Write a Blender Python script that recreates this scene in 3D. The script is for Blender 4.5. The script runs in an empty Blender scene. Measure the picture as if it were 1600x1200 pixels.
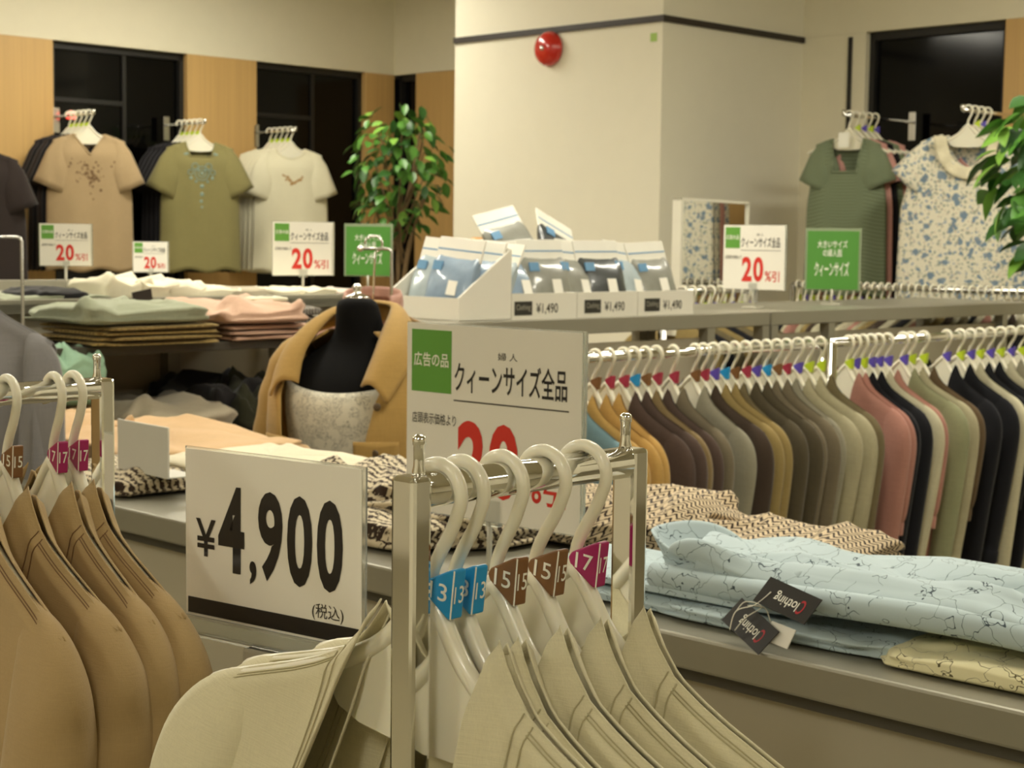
import bpy, math, random
from mathutils import Vector, Matrix, Euler, noise
R_ = math.radians
scene = bpy.context.scene
C = scene.collection
random.seed(7)
# ------------------------------------------------------------------ camera
FPX = 2600.0
EYE = 1.45
cam_d = bpy.data.cameras.new('camera'); cam = bpy.data.objects.new('camera', cam_d); C.objects.link(cam)
cam_d.sensor_width = 36.0; cam_d.lens = FPX / 1600 * 36.0
CAMROT = Matrix.Rotation(R_(90 - 4.95), 3, 'X') @ Matrix.Rotation(R_(0.75), 3, 'Z')
cam.rotation_euler = CAMROT.to_euler(); cam.location = (0, 0, EYE)
cam_d.clip_start = 0.05
cam_d.dof.use_dof = True; cam_d.dof.focus_distance = 1.25; cam_d.dof.aperture_fstop = 22
scene.camera = cam
# ------------------------------------------------------------------ world, exposure
w = bpy.data.worlds.new('world'); scene.world = w; w.use_nodes = True
w.node_tree.nodes['Background'].inputs[0].default_value = (0.02, 0.02, 0.02, 1)
w.node_tree.nodes['Background'].inputs[1].default_value = 1.0
vs = scene.view_settings
vs.view_transform = 'Standard'; vs.look = 'None'; vs.gamma = 1; vs.use_curve_mapping = False; vs.exposure = 0.0
LAMP = 38.0
LAMP_COL = (1.0, 0.95, 0.80)
# room axes: both 45 degrees off the view
RD = Vector((math.sqrt(.5), math.sqrt(.5), 0)); LD = Vector((-math.sqrt(.5), math.sqrt(.5), 0))
def rl(r, l, z=0.0): return RD * r + LD * l + Vector((0, 0, z))
def ray(px, py):
    d = CAMROT @ Vector(((px - 800) / FPX, -(py - 600) / FPX, -1.0)); return d
def at(px, py, Y):
    d = ray(px, py); return Vector((0, 0, EYE)) + d * (Y / d.y)
def r_on(l, px):                       # r coordinate where the vertical plane at l is met by image column px
    k = (px - 800) / FPX; return l * (1 + k) / (1 - k)
def l_on(r, px):
    k = (px - 800) / FPX; return r * (1 - k) / (1 + k)
# ------------------------------------------------------------------ materials
MATS = {}
def srgb(h):
    h = h.lstrip('#'); v = [int(h[i:i + 2], 16) / 255 for i in (0, 2, 4)]
    return tuple(((c / 12.92) if c <= .04045 else ((c + .055) / 1.055) ** 2.4) for c in v) + (1,)
def base_mat(name):
    m = bpy.data.materials.new(name); m.use_nodes = True
    nt = m.node_tree; return m, nt, nt.nodes['Principled BSDF']
def N(nt, t, **kw):
    n = nt.nodes.new(t)
    for k, v in kw.items():
        if k.startswith('i_'):
            key = k[2:]
            n.inputs[int(key) if key.isdigit() else key.replace('_', ' ')].default_value = v
        else: setattr(n, k, v)
    return n
def plain(name, col, rough=.5, metal=0.0, var=.06, scale=12, bump=0.0, bscale=200, **kw):
    if name in MATS: return MATS[name]
    m, nt, b = base_mat(name); c = srgb(col) if isinstance(col, str) else col
    tc = N(nt, 'ShaderNodeTexCoord')
    nz = N(nt, 'ShaderNodeTexNoise', i_Scale=scale, i_Detail=4.0)
    nt.links.new(tc.outputs['Object'], nz.inputs['Vector'])
    mx = N(nt, 'ShaderNodeMix', data_type='RGBA')
    mx.inputs[6].default_value = tuple(x * (1 - var) for x in c[:3]) + (1,)
    mx.inputs[7].default_value = tuple(min(1, x * (1 + var)) for x in c[:3]) + (1,)
    nt.links.new(nz.outputs['Fac'], mx.inputs[0]); nt.links.new(mx.outputs[2], b.inputs['Base Color'])
    b.inputs['Roughness'].default_value = rough; b.inputs['Metallic'].default_value = metal
    for k, v in kw.items(): b.inputs[k.replace('_', ' ')].default_value = v
    if bump:
        n2 = N(nt, 'ShaderNodeTexNoise', i_Scale=bscale, i_Detail=3.0)
        nt.links.new(tc.outputs['Object'], n2.inputs['Vector'])
        bp = N(nt, 'ShaderNodeBump', i_Strength=bump, i_Distance=.002)
        nt.links.new(n2.outputs['Fac'], bp.inputs['Height']); nt.links.new(bp.outputs['Normal'], b.inputs['Normal'])
    MATS[name] = m; return m
def fabric(name, col, var=.1, weave=.25, sheen=.15, near=False):
    """woven cloth: two crossed stretched noises give thread slubs, a slow noise gives wear"""
    if name in MATS: return MATS[name]
    m, nt, b = base_mat(name); c = srgb(col)
    tc = N(nt, 'ShaderNodeTexCoord')
    outs = []
    for sc in ((900, 900, 60), (70, 70, 900)) if near else ((260, 260, 20), (24, 24, 260)):
        mp = N(nt, 'ShaderNodeMapping'); mp.inputs['Scale'].default_value = sc
        nt.links.new(tc.outputs['Object'], mp.inputs['Vector'])
        nz = N(nt, 'ShaderNodeTexNoise', i_Scale=1.0, i_Detail=2.0); nt.links.new(mp.outputs[0], nz.inputs['Vector'])
        outs.append(nz.outputs['Fac'])
    ad = N(nt, 'ShaderNodeMath', operation='ADD'); nt.links.new(outs[0], ad.inputs[0]); nt.links.new(outs[1], ad.inputs[1])
    slow = N(nt, 'ShaderNodeTexNoise', i_Scale=9.0, i_Detail=3.0); nt.links.new(tc.outputs['Object'], slow.inputs['Vector'])
    a2 = N(nt, 'ShaderNodeMath', operation='ADD'); nt.links.new(ad.outputs[0], a2.inputs[0]); nt.links.new(slow.outputs['Fac'], a2.inputs[1])
    mr = N(nt, 'ShaderNodeMapRange'); mr.inputs[1].default_value = .9; mr.inputs[2].default_value = 2.1
    nt.links.new(a2.outputs[0], mr.inputs[0])
    mx = N(nt, 'ShaderNodeMix', data_type='RGBA')
    mx.inputs[6].default_value = tuple(x * (1 - var) for x in c[:3]) + (1,)
    mx.inputs[7].default_value = tuple(min(1, x * (1 + var)) for x in c[:3]) + (1,)
    nt.links.new(mr.outputs[0], mx.inputs[0]); nt.links.new(mx.outputs[2], b.inputs['Base Color'])
    bp = N(nt, 'ShaderNodeBump', i_Strength=weave, i_Distance=.001)
    nt.links.new(ad.outputs[0], bp.inputs['Height']); nt.links.new(bp.outputs['Normal'], b.inputs['Normal'])
    b.inputs['Roughness'].default_value = .9
    b.inputs['Sheen Weight'].default_value = sheen
    b.inputs['Specular IOR Level'].default_value = .2
    MATS[name] = m; return m
def stripes(name, ca, cb, freq, axis, zig=0.0, duty=.5, wob=2.0):
    if name in MATS: return MATS[name]
    m, nt, b = base_mat(name)
    tc = N(nt, 'ShaderNodeTexCoord'); sp = N(nt, 'ShaderNodeSeparateXYZ')
    nz = N(nt, 'ShaderNodeTexNoise', i_Scale=14.0, i_Detail=2.0)
    nt.links.new(tc.outputs['UV'], nz.inputs['Vector'])
    nt.links.new(tc.outputs['UV'], sp.inputs[0])
    mul = N(nt, 'ShaderNodeMath', operation='MULTIPLY', i_1=freq); nt.links.new(sp.outputs[axis], mul.inputs[0])
    last = mul.outputs[0]
    if zig:
        m2 = N(nt, 'ShaderNodeMath', operation='MULTIPLY', i_1=freq * 1.0); nt.links.new(sp.outputs[1 - axis], m2.inputs[0])
        pp = N(nt, 'ShaderNodeMath', operation='PINGPONG', i_1=1.0); nt.links.new(m2.outputs[0], pp.inputs[0])
        m3 = N(nt, 'ShaderNodeMath', operation='MULTIPLY_ADD', i_1=zig); nt.links.new(pp.outputs[0], m3.inputs[0]); nt.links.new(last, m3.inputs[2]); last = m3.outputs[0]
    m4 = N(nt, 'ShaderNodeMath', operation='MULTIPLY_ADD', i_1=wob); nt.links.new(nz.outputs['Fac'], m4.inputs[0]); nt.links.new(last, m4.inputs[2])
    fr = N(nt, 'ShaderNodeMath', operation='FRACT'); nt.links.new(m4.outputs[0], fr.inputs[0])
    gt = N(nt, 'ShaderNodeMath', operation='GREATER_THAN', i_1=duty); nt.links.new(fr.outputs[0], gt.inputs[0])
    mx = N(nt, 'ShaderNodeMix', data_type='RGBA'); mx.inputs[6].default_value = srgb(ca); mx.inputs[7].default_value = srgb(cb)
    nt.links.new(gt.outputs[0], mx.inputs[0]); nt.links.new(mx.outputs[2], b.inputs['Base Color'])
    b.inputs['Roughness'].default_value = .9; b.inputs['Sheen Weight'].default_value = .1; b.inputs['Specular IOR Level'].default_value = .2
    MATS[name] = m; return m
def line_print(name, base, line, scale, width=.012, dist=.25, amount=.35):
    """loose drawn flower outlines: thin lines of a distorted cell pattern, broken up by a mask"""
    if name in MATS: return MATS[name]
    m, nt, b = base_mat(name)
    tc = N(nt, 'ShaderNodeTexCoord')
    nz = N(nt, 'ShaderNodeTexNoise', i_Scale=scale * 1.2, i_Detail=2.0); nt.links.new(tc.outputs['Object'], nz.inputs['Vector'])
    vm = N(nt, 'ShaderNodeVectorMath', operation='MULTIPLY_ADD'); vm.inputs[1].default_value = (dist * .12,) * 3
    nt.links.new(nz.outputs['Color'], vm.inputs[0]); nt.links.new(tc.outputs['Object'], vm.inputs[2])
    vo = N(nt, 'ShaderNodeTexVoronoi', feature='DISTANCE_TO_EDGE', i_Scale=scale); nt.links.new(vm.outputs[0], vo.inputs['Vector'])
    lt = N(nt, 'ShaderNodeMath', operation='LESS_THAN', i_1=width); nt.links.new(vo.outputs[0], lt.inputs[0])
    ms = N(nt, 'ShaderNodeTexNoise', i_Scale=scale * .45, i_Detail=1.0); nt.links.new(tc.outputs['Object'], ms.inputs['Vector'])
    g = N(nt, 'ShaderNodeMath', operation='GREATER_THAN', i_1=1 - amount - .1); nt.links.new(ms.outputs['Fac'], g.inputs[0])
    mm = N(nt, 'ShaderNodeMath', operation='MULTIPLY'); nt.links.new(lt.outputs[0], mm.inputs[0]); nt.links.new(g.outputs[0], mm.inputs[1])
    mx = N(nt, 'ShaderNodeMix', data_type='RGBA'); mx.inputs[6].default_value = srgb(base); mx.inputs[7].default_value = srgb(line)
    nt.links.new(mm.outputs[0], mx.inputs[0]); nt.links.new(mx.outputs[2], b.inputs['Base Color'])
    b.inputs['Roughness'].default_value = .85; b.inputs['Sheen Weight'].default_value = .1; b.inputs['Specular IOR Level'].default_value = .25
    MATS[name] = m; return m
def floral(name, base, cols, scale):
    if name in MATS: return MATS[name]
    m, nt, b = base_mat(name); tc = N(nt, 'ShaderNodeTexCoord'); prev = None
    for i, (c, s, r) in enumerate(cols):
        nz = N(nt, 'ShaderNodeTexNoise', i_Scale=scale * s * 1.6, i_Detail=3.0); nt.links.new(tc.outputs['Object'], nz.inputs['Vector'])
        vm = N(nt, 'ShaderNodeVectorMath', operation='MULTIPLY_ADD'); vm.inputs[1].default_value = (.035 / s,) * 3
        nt.links.new(nz.outputs['Color'], vm.inputs[0]); nt.links.new(tc.outputs['Object'], vm.inputs[2])
        vo = N(nt, 'ShaderNodeTexVoronoi', i_Scale=scale * s); nt.links.new(vm.outputs[0], vo.inputs['Vector'])
        lt = N(nt, 'ShaderNodeMath', operation='LESS_THAN', i_1=r); nt.links.new(vo.outputs['Distance'], lt.inputs[0])
        mx = N(nt, 'ShaderNodeMix', data_type='RGBA'); mx.inputs[6].default_value = srgb(base); mx.inputs[7].default_value = srgb(c)
        if prev: nt.links.new(prev, mx.inputs[6])
        nt.links.new(lt.outputs[0], mx.inputs[0]); prev = mx.outputs[2]
    nt.links.new(prev, b.inputs['Base Color']); b.inputs['Roughness'].default_value = .85; b.inputs['Sheen Weight'].default_value = .1
    MATS[name] = m; return m
def wood(name, col):
    if name in MATS: return MATS[name]
    m, nt, b = base_mat(name); c = srgb(col); tc = N(nt, 'ShaderNodeTexCoord')
    mp = N(nt, 'ShaderNodeMapping'); mp.inputs['Scale'].default_value = (60, 60, 1.2); nt.links.new(tc.outputs['Object'], mp.inputs[0])
    nz = N(nt, 'ShaderNodeTexNoise', i_Scale=1.0, i_Detail=6.0); nt.links.new(mp.outputs[0], nz.inputs['Vector'])
    mx = N(nt, 'ShaderNodeMix', data_type='RGBA'); mx.inputs[6].default_value = tuple(x * .82 for x in c[:3]) + (1,); mx.inputs[7].default_value = tuple(min(1, x * 1.12) for x in c[:3]) + (1,)
    nt.links.new(nz.outputs['Fac'], mx.inputs[0]); nt.links.new(mx.outputs[2], b.inputs['Base Color']); b.inputs['Roughness'].default_value = .45
    MATS[name] = m; return m
def emit(name, col, st):
    if name in MATS: return MATS[name]
    m, nt, b = base_mat(name); b.inputs['Base Color'].default_value = (.8, .8, .8, 1)
    b.inputs['Emission Color'].default_value = tuple(col[:3]) + (1,); b.inputs['Emission Strength'].default_value = st
    MATS[name] = m; return m
WALL = plain('wall_paint', '#e2dbc2', .8, var=.03, bump=.15, bscale=120)
WALL2 = plain('column_paint', '#e9e4d0', .75, var=.02, bump=.1, bscale=120)
WOOD = wood('pale_wood_panel', '#c9a468')
DARKGLASS = plain('night_glass', '#040404', .10, var=.2, Specular_IOR_Level=.22)
BLACKTRIM = plain('black_trim', '#191714', .5)
BROWNTRIM = plain('dark_brown_trim', '#2c2520', .5)
GREYMETAL = plain('grey_painted_metal', '#918d7d', .40, metal=.35, var=.04)
GREYPANEL = plain('beige_grey_panel', '#a39b86', .6, var=.03)
DARKMETAL = plain('dark_shelf_metal', '#4a473e', .5, metal=.2)
CHROME = plain('chrome', (.82, .82, .80, 1), .06, metal=1.0, var=.02)
CHROME2 = plain('satin_chrome', (.6, .59, .56, 1), .25, metal=1.0, var=.02)
PLASTIC = plain('hanger_plastic', '#e9e4cf', .3, var=.03, Subsurface_Weight=.25, Subsurface_Radius=(.01, .008, .005), Coat_Weight=.2)
CARD = plain('white_card', '#e8e4d8', .45, var=.015)
CARDBIN = plain('white_bin_board', '#e6e2d4', .5, var=.02)
ACRYL, _nt, _b = base_mat('clear_acrylic'); _b.inputs['Base Color'].default_value = (.9, .92, .88, 1); _b.inputs['Transmission Weight'].default_value = .85; _b.inputs['Roughness'].default_value = .08; _b.inputs['IOR'].default_value = 1.3
INK = plain('black_ink', '#1c1814', .5); RED = plain('red_ink', '#cf2f22', .5); GREEN = plain('green_ink', '#5f9a3a', .5)
GREEND = plain('dark_green_ink', '#4d8a34', .5); WHITEINK = plain('white_ink', '#f0eee0', .5); THININK = plain('thin_ink', '#3a352c', .5); GREYINK = plain('grey_ink', '#6d6a60', .5)
# ------------------------------------------------------------------ mesh building
class MB:
    def __init__(s): s.v = []; s.f = []; s.uv = {}
    def vert(s, p): s.v.append(tuple(p)); return len(s.v) - 1
    def box(s, x0, x1, y0, y1, z0, z1, M=None):
        b = len(s.v); ps = [(x, y, z) for z in (z0, z1) for y in (y0, y1) for x in (x0, x1)]
        if M is not None: ps = [tuple(M @ Vector(p)) for p in ps]
        s.v += ps
        for q in ((0, 2, 3, 1), (4, 5, 7, 6), (0, 1, 5, 4), (2, 6, 7, 3), (0, 4, 6, 2), (1, 3, 7, 5)): s.f.append(tuple(b + i for i in q))
        return s
    def grid(s, fn, nu, nv, flip=False, closeu=False):
        b = len(s.v)
        for j in range(nv + 1):
            for i in range(nu if closeu else nu + 1):
                s.v.append(tuple(fn(i / nu, j / nv))); s.uv[len(s.v) - 1] = (i / nu, j / nv)
        W = nu if closeu else nu + 1
        for j in range(nv):
            for i in range(nu):
                i2 = (i + 1) % W
                q = (b + j * W + i, b + j * W + i2, b + (j + 1) * W + i2, b + (j + 1) * W + i)
                s.f.append(q[::-1] if flip else q)
        return s
    def rings(s, rings, cap0=True, cap1=True):
        b = len(s.v); n = len(rings[0])
        for k, r in enumerate(rings):
            for i, p in enumerate(r): s.v.append(tuple(p)); s.uv[len(s.v) - 1] = (i / n, k / max(1, len(rings) - 1))
        for k in range(len(rings) - 1):
            for i in range(n):
                i2 = (i + 1) % n; s.f.append((b + k * n + i, b + k * n + i2, b + (k + 1) * n + i2, b + (k + 1) * n + i))
        if cap0: s.f.append(tuple(b + i for i in range(n))[::-1])
        if cap1: s.f.append(tuple(b + (len(rings) - 1) * n + i for i in range(n)))
        return s
    def tube(s, pts, rad, n=8, cap=True):
        pts = [Vector(p) for p in pts]; rs = rad if isinstance(rad, (list, tuple)) else [rad] * len(pts)
        t0 = (pts[1] - pts[0]).normalized(); up = Vector((0, 0, 1)) if abs(t0.z) < .9 else Vector((0, 1, 0))
        nx = t0.cross(up).normalized(); out = []
        for k, p in enumerate(pts):
            t = (pts[min(k + 1, len(pts) - 1)] - pts[max(k - 1, 0)]).normalized()
            nx = (nx - t * nx.dot(t)).normalized(); ny = t.cross(nx)
            out.append([p + (nx * math.cos(2 * math.pi * i / n) + ny * math.sin(2 * math.pi * i / n)) * rs[k] for i in range(n)])
        return s.rings(out, cap, cap)
    def lathe(s, prof, n=24, M=None):
        rr = []
        for r, z in prof:
            ring = [Vector((r * math.cos(2 * math.pi * i / n), r * math.sin(2 * math.pi * i / n), z)) for i in range(n)]
            rr.append([M @ p for p in ring] if M is not None else ring)
        return s.rings(rr)
    def prism(s, poly, y0, y1):           # polygon in XZ, extruded along Y
        n = len(poly); b = len(s.v)
        for y in (y0, y1): s.v += [(x, y, z) for x, z in poly]
        s.f.append(tuple(b + i for i in range(n))); s.f.append(tuple(b + n + i for i in range(n))[::-1])
        for i in range(n): j = (i + 1) % n; s.f.append((b + j, b + i, b + n + i, b + n + j))
        return s
    def mesh(s, name, mat, smooth=False):
        me = bpy.data.meshes.new(name); me.from_pydata(s.v, [], s.f); me.update()
        if s.uv:
            ul = me.uv_layers.new(name='UVMap'); 
            for lp in me.loops: ul.data[lp.index].uv = s.uv.get(lp.vertex_index, (0, 0))
        if mat: me.materials.append(mat)
        if smooth: me.polygons.foreach_set('use_smooth', [True] * len(me.polygons))
        return me
    def obj(s, name, mat, parent=None, smooth=False, bevel=0.0, solid=0.0, sub=0):
        return link(name, s.mesh(name, mat, smooth), parent, bevel, solid, sub)
def link(name, me, parent=None, bevel=0.0, solid=0.0, sub=0):
    o = bpy.data.objects.new(name, me); C.objects.link(o)
    if parent is not None: o.parent = parent
    if sub: md = o.modifiers.new('sub', 'SUBSURF'); md.levels = sub; md.render_levels = sub
    if solid: md = o.modifiers.new('solid', 'SOLIDIFY'); md.thickness = solid; md.offset = 0
    if bevel: md = o.modifiers.new('bevel', 'BEVEL'); md.width = bevel; md.segments = 2; md.limit_method = 'ANGLE'
    return o
def tag(o, label=None, cat=None, group=None, kind=None):
    if label: o['label'] = label
    if cat: o['category'] = cat
    if group: o['group'] = group
    if kind: o['kind'] = kind
    return o
def empty(name, loc=(0, 0, 0), rz=0.0, rot=None):
    o = bpy.data.objects.new(name, None); C.objects.link(o); o.location = loc
    o.rotation_euler = rot if rot else (0, 0, rz); o.empty_display_size = .05; return o
def copy_tree(o, parent=None):
    c = o.copy(); C.objects.link(c); c.parent = parent
    for ch in o.children: copy_tree(ch, c)
    return c
def set_mat(o, mat):
    if o.material_slots: o.material_slots[0].link = 'OBJECT'; o.material_slots[0].material = mat
# text -> flat mesh in the XZ plane fitted to a box
_tc = {}
def text_mesh(body, offset=0.0, spacing=1.0):
    key = (body, offset, spacing)
    if key in _tc: return _tc[key]
    cu = bpy.data.curves.new('lettering', 'FONT'); cu.body = body; cu.offset = offset; cu.space_character = spacing; cu.resolution_u = 4
    o = bpy.data.objects.new('lettering_source', cu); C.objects.link(o)
    me = bpy.data.meshes.new_from_object(o.evaluated_get(bpy.context.evaluated_depsgraph_get()))
    bpy.data.objects.remove(o); bpy.data.curves.remove(cu)
    xs = [v.co.x for v in me.vertices]; ys = [v.co.y for v in me.vertices]
    _tc[key] = (me, min(xs), max(xs), min(ys), max(ys)); return _tc[key]
def lettering(body, x0, x1, z0, z1, mat, parent, y=-.0006, offset=0.0, M=None, spacing=1.0, name='lettering'):
    src, ax, bx, ay, by = text_mesh(body, offset, spacing)
    me = src.copy(); sx = (x1 - x0) / (bx - ax); sz = (z1 - z0) / (by - ay)
    for v in me.vertices:
        p = Vector((x0 + (v.co.x - ax) * sx, y, z0 + (v.co.y - ay) * sz)); v.co = M @ p if M is not None else p
    me.materials.clear(); me.materials.append(mat)
    return link(name, me, parent)

# ================================================================== THE ROOM
RW, LW, CEIL = 7.28, 8.41, 3.15          # back wall at r = RW, left wall at l = LW
RMIN, LMIN = -4.0, -4.5
SOF = 2.52                                # underside of the plain upper wall
def slab(name, r0, r1, l0, l1, z0, z1, mat, parent=None, bevel=0.0, kind=None):
    """box along the room axes"""
    o = MB().box(r0, r1, l0, l1, z0, z1, Matrix.Rotation(R_(45), 4, 'Z')).obj(name, mat, parent, bevel=bevel)
    if kind: o['kind'] = kind
    return o
FLOOR = plain('floor_vinyl', '#8d8468', .45, var=.08, scale=6)
slab('floor', RMIN, RW + .3, LMIN, LW + .3, -.1, 0, FLOOR, kind='structure')
slab('ceiling', RMIN, RW + .3, LMIN, LW + .3, CEIL, CEIL + .1, plain('ceiling_board', '#d8d2bd', .9), kind='structure')
slab('wall_front', RMIN - .2, RMIN, LMIN, LW, 0, CEIL, WALL, kind='structure')
slab('wall_right', RMIN, RW, LMIN - .2, LMIN, 0, CEIL, WALL, kind='structure')
# left wall: plain upper part, panels and night windows below
slab('wall_left', RMIN, RW + .25, LW, LW + .25, SOF, CEIL, WALL, kind='structure')
slab('wall_left_core', RMIN, RW + .25, LW + .2, LW + .3, 0, SOF, BLACKTRIM, kind='structure')
slab('wall_back', RW, RW + .25, LMIN, LW, SOF, CEIL, WALL, kind='structure')
slab('wall_back_core', RW + .2, RW + .3, LMIN, LW, 0, SOF, BLACKTRIM, kind='structure')
nwin = [0]
def window_left(r0, r1):
    nwin[0] += 1
    f = MB().box(r0, r0 + .03, LW + .04, LW + .12, 0, SOF, Matrix.Rotation(R_(45), 4, 'Z')).box(r1 - .03, r1, LW + .04, LW + .12, 0, SOF, Matrix.Rotation(R_(45), 4, 'Z')).box(r0, r1, LW + .04, LW + .12, SOF - .04, SOF, Matrix.Rotation(R_(45), 4, 'Z')).obj('window_%d' % nwin[0], BLACKTRIM)
    f['kind'] = 'structure'; slab('pane', r0, r1, LW + .07, LW + .09, 0, SOF, DARKGLASS, f)
    rm = r0 + (r1 - r0) * .55
    slab('mullion', rm - .012, rm + .012, LW + .055, LW + .07, 0, SOF, BLACKTRIM, f)
    slab('transom', r0, rm, LW + .055, LW + .07, 2.19, 2.215, BLACKTRIM, f)
def window_back(l0, l1, deep=.1):
    nwin[0] += 1; M = Matrix.Rotation(R_(45), 4, 'Z')
    f = MB().box(RW + .04, RW + .12, l0, l0 + .03, 0, SOF, M).box(RW + .04, RW + .12, l1 - .03, l1, 0, SOF, M).box(RW + .04, RW + .12, l0, l1, SOF - .04, SOF, M).obj('window_%d' % nwin[0], BLACKTRIM)
    f['kind'] = 'structure'; slab('pane', RW + .07, RW + .09, l0, l1, 0, SOF, DARKGLASS, f)
npan = [0]
def panel_trim(r0, r1, l0, l1, mat, z1=SOF):
    npan[0] += 1
    return slab('trim_%d' % npan[0], r0, r1, l0, l1, 0, z1, mat, bevel=.004, kind='structure')
pr = lambda px: r_on(LW, px)
pl = lambda px: l_on(RW, px)
panel_trim(RMIN, pr(-150), LW, LW + .2, WOOD); panel_trim(pr(-150) + .004, pr(86), LW, LW + .2, WOOD)
window_left(pr(86), pr(293)); panel_trim(pr(293), pr(400), LW, LW + .2, WOOD)
window_left(pr(400), pr(568)); panel_trim(pr(568), RW, LW, LW + .2, WOOD)
window_back(pl(645), LW); panel_trim(RW, RW + .2, pl(760), pl(645), WOOD)
panel_trim(RW, RW + .2, pl(1338), pl(760), WALL)
window_back(pl(1552), pl(1338)); panel_trim(RW, RW + .2, pl(1720), pl(1552), WOOD)
panel_trim(RW, RW + .2, LMIN, pl(1720), WALL)
slab('trim_20', RW - .012, RW, pl(1318), pl(1313), .3, 2.5, BLACKTRIM, kind='structure')
# square column with the dark picture rail and fire bell
CR, CLo, CLh = 6.147, 5.167, 6.61        # near corner, far end
slab('wall_column', CR, RW, CLo, CLh, 0, CEIL, WALL2, kind='structure')
M45 = Matrix.Rotation(R_(45), 4, 'Z')
t_ = MB().box(CR - .014, CR, CLo - .014, CLh, 2.49, 2.52, M45).box(CR, RW, CLo - .014, CLo, 2.49, 2.52, M45).obj('trim_21', BROWNTRIM); t_['kind'] = 'structure'
st = slab('inspection_sticker', CR - .002, CR, CLo + .035, CLo + .075, 2.40, 2.44, plain('lime_sticker', '#9fc25a', .5))
tag(st, 'tiny lime green sticker near the corner of the white column', 'sticker')
bell = empty('fire_bell', rl(CR, l_on(CR, 853), 0) + Vector((0, 0, at(853, 76, 8.5).z)), R_(45))
MY = Matrix.Rotation(R_(-90), 4, 'Y')
BR = plain('bell_red', '#c2241a', .22, var=.04, Coat_Weight=.6)
MB().lathe([(.001, .065), (.03, .064), (.055, .058), (.075, .044), (.086, .024), (.088, .012), (.088, .008), (.078, .008)], 40, MY).obj('bell_dome', BR, bell, True)
MB().lathe([(.001, .072), (.008, .071), (.013, .067), (.014, .06)], 16, MY).obj('centre_bolt', CHROME2, bell, True)
MB().lathe([(.001, .01), (.05, .01), (.05, 0), (.001, 0)], 24, MY).obj('back_plate', plain('bell_back', '#7a1a14', .5), bell)
tag(bell, 'round glossy red fire alarm bell mounted high on the white column', 'bell')
# ceiling lights (above the frame)
DIFF = emit('lamp_diffuser', LAMP_COL, LAMP)
proto_l = None
for r, l in ((-1.7, -.6), (-2.6, 1.9), (1.2, -2.6), (-1.0, 3.9), (2.4, 1.5), (2.2, 4.2), (.8, 6.7), (3.0, 6.8), (5.1, 7.1), (5.6, 2.4), (5.2, .2), (3.7, 3.6)):
    if True:
        if proto_l is None:
            proto_l = empty('ceiling_light')
            MB().box(-.65, .65, -.16, .16, -.03, 0).obj('lamp_housing', plain('lamp_white', '#e8e4d8', .5), proto_l)
            MB().box(-.62, .62, -.13, .13, -.036, -.031).obj('diffuser', DIFF, proto_l)
            o = proto_l
        else: o = copy_tree(proto_l)
        o.location = rl(r, l, CEIL); o.rotation_euler = (0, 0, R_(45))
        tag(o, 'long white fluorescent ceiling light', 'light', 'fluorescent ceiling lights')

# ================================================================== GARMENT TOOLS
def catmull(pts, n):
    P = [Vector(p) for p in pts]; out = []
    for k in range(len(P) - 1):
        a, b, c, d = P[max(k - 1, 0)], P[k], P[k + 1], P[min(k + 2, len(P) - 1)]
        for i in range(n):
            t = i / n; out.append(.5 * ((2 * b) + (c - a) * t + (2 * a - 5 * b + 4 * c - d) * t * t + (3 * b - a - 3 * c + d) * t ** 3))
    out.append(P[-1]); return out
def folds(seed, amp, kx=38):
    rnd = random.Random(seed); ws = [(rnd.uniform(.5, 1.0), rnd.uniform(.5, 1.5) * kx, rnd.uniform(0, 6.28), rnd.uniform(-6, 6)) for _ in range(4)]
    return lambda x, z: amp * sum(a * math.sin(k * x + ph + c * z) for a, k, ph, c in ws) / 2.2
def smooth(t): t = max(0, min(1, t)); return t * t * (3 - 2 * t)
ZN, XN, XT = -.080, .050, .212
ZT = [(.05, -.080), (.056, -.091), (.064, -.103), (.08, -.121), (.10, -.132), (.12, -.141), (.17, -.160), (.212, -.179), (.30, -.23)]
def zsh(x):
    x = max(.05, abs(x))
    for (x0, z0), (x1, z1) in zip(ZT, ZT[1:]):
        if x <= x1: return z0 + (z1 - z0) * (x - x0) / (x1 - x0)
    return ZT[-1][1]
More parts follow.
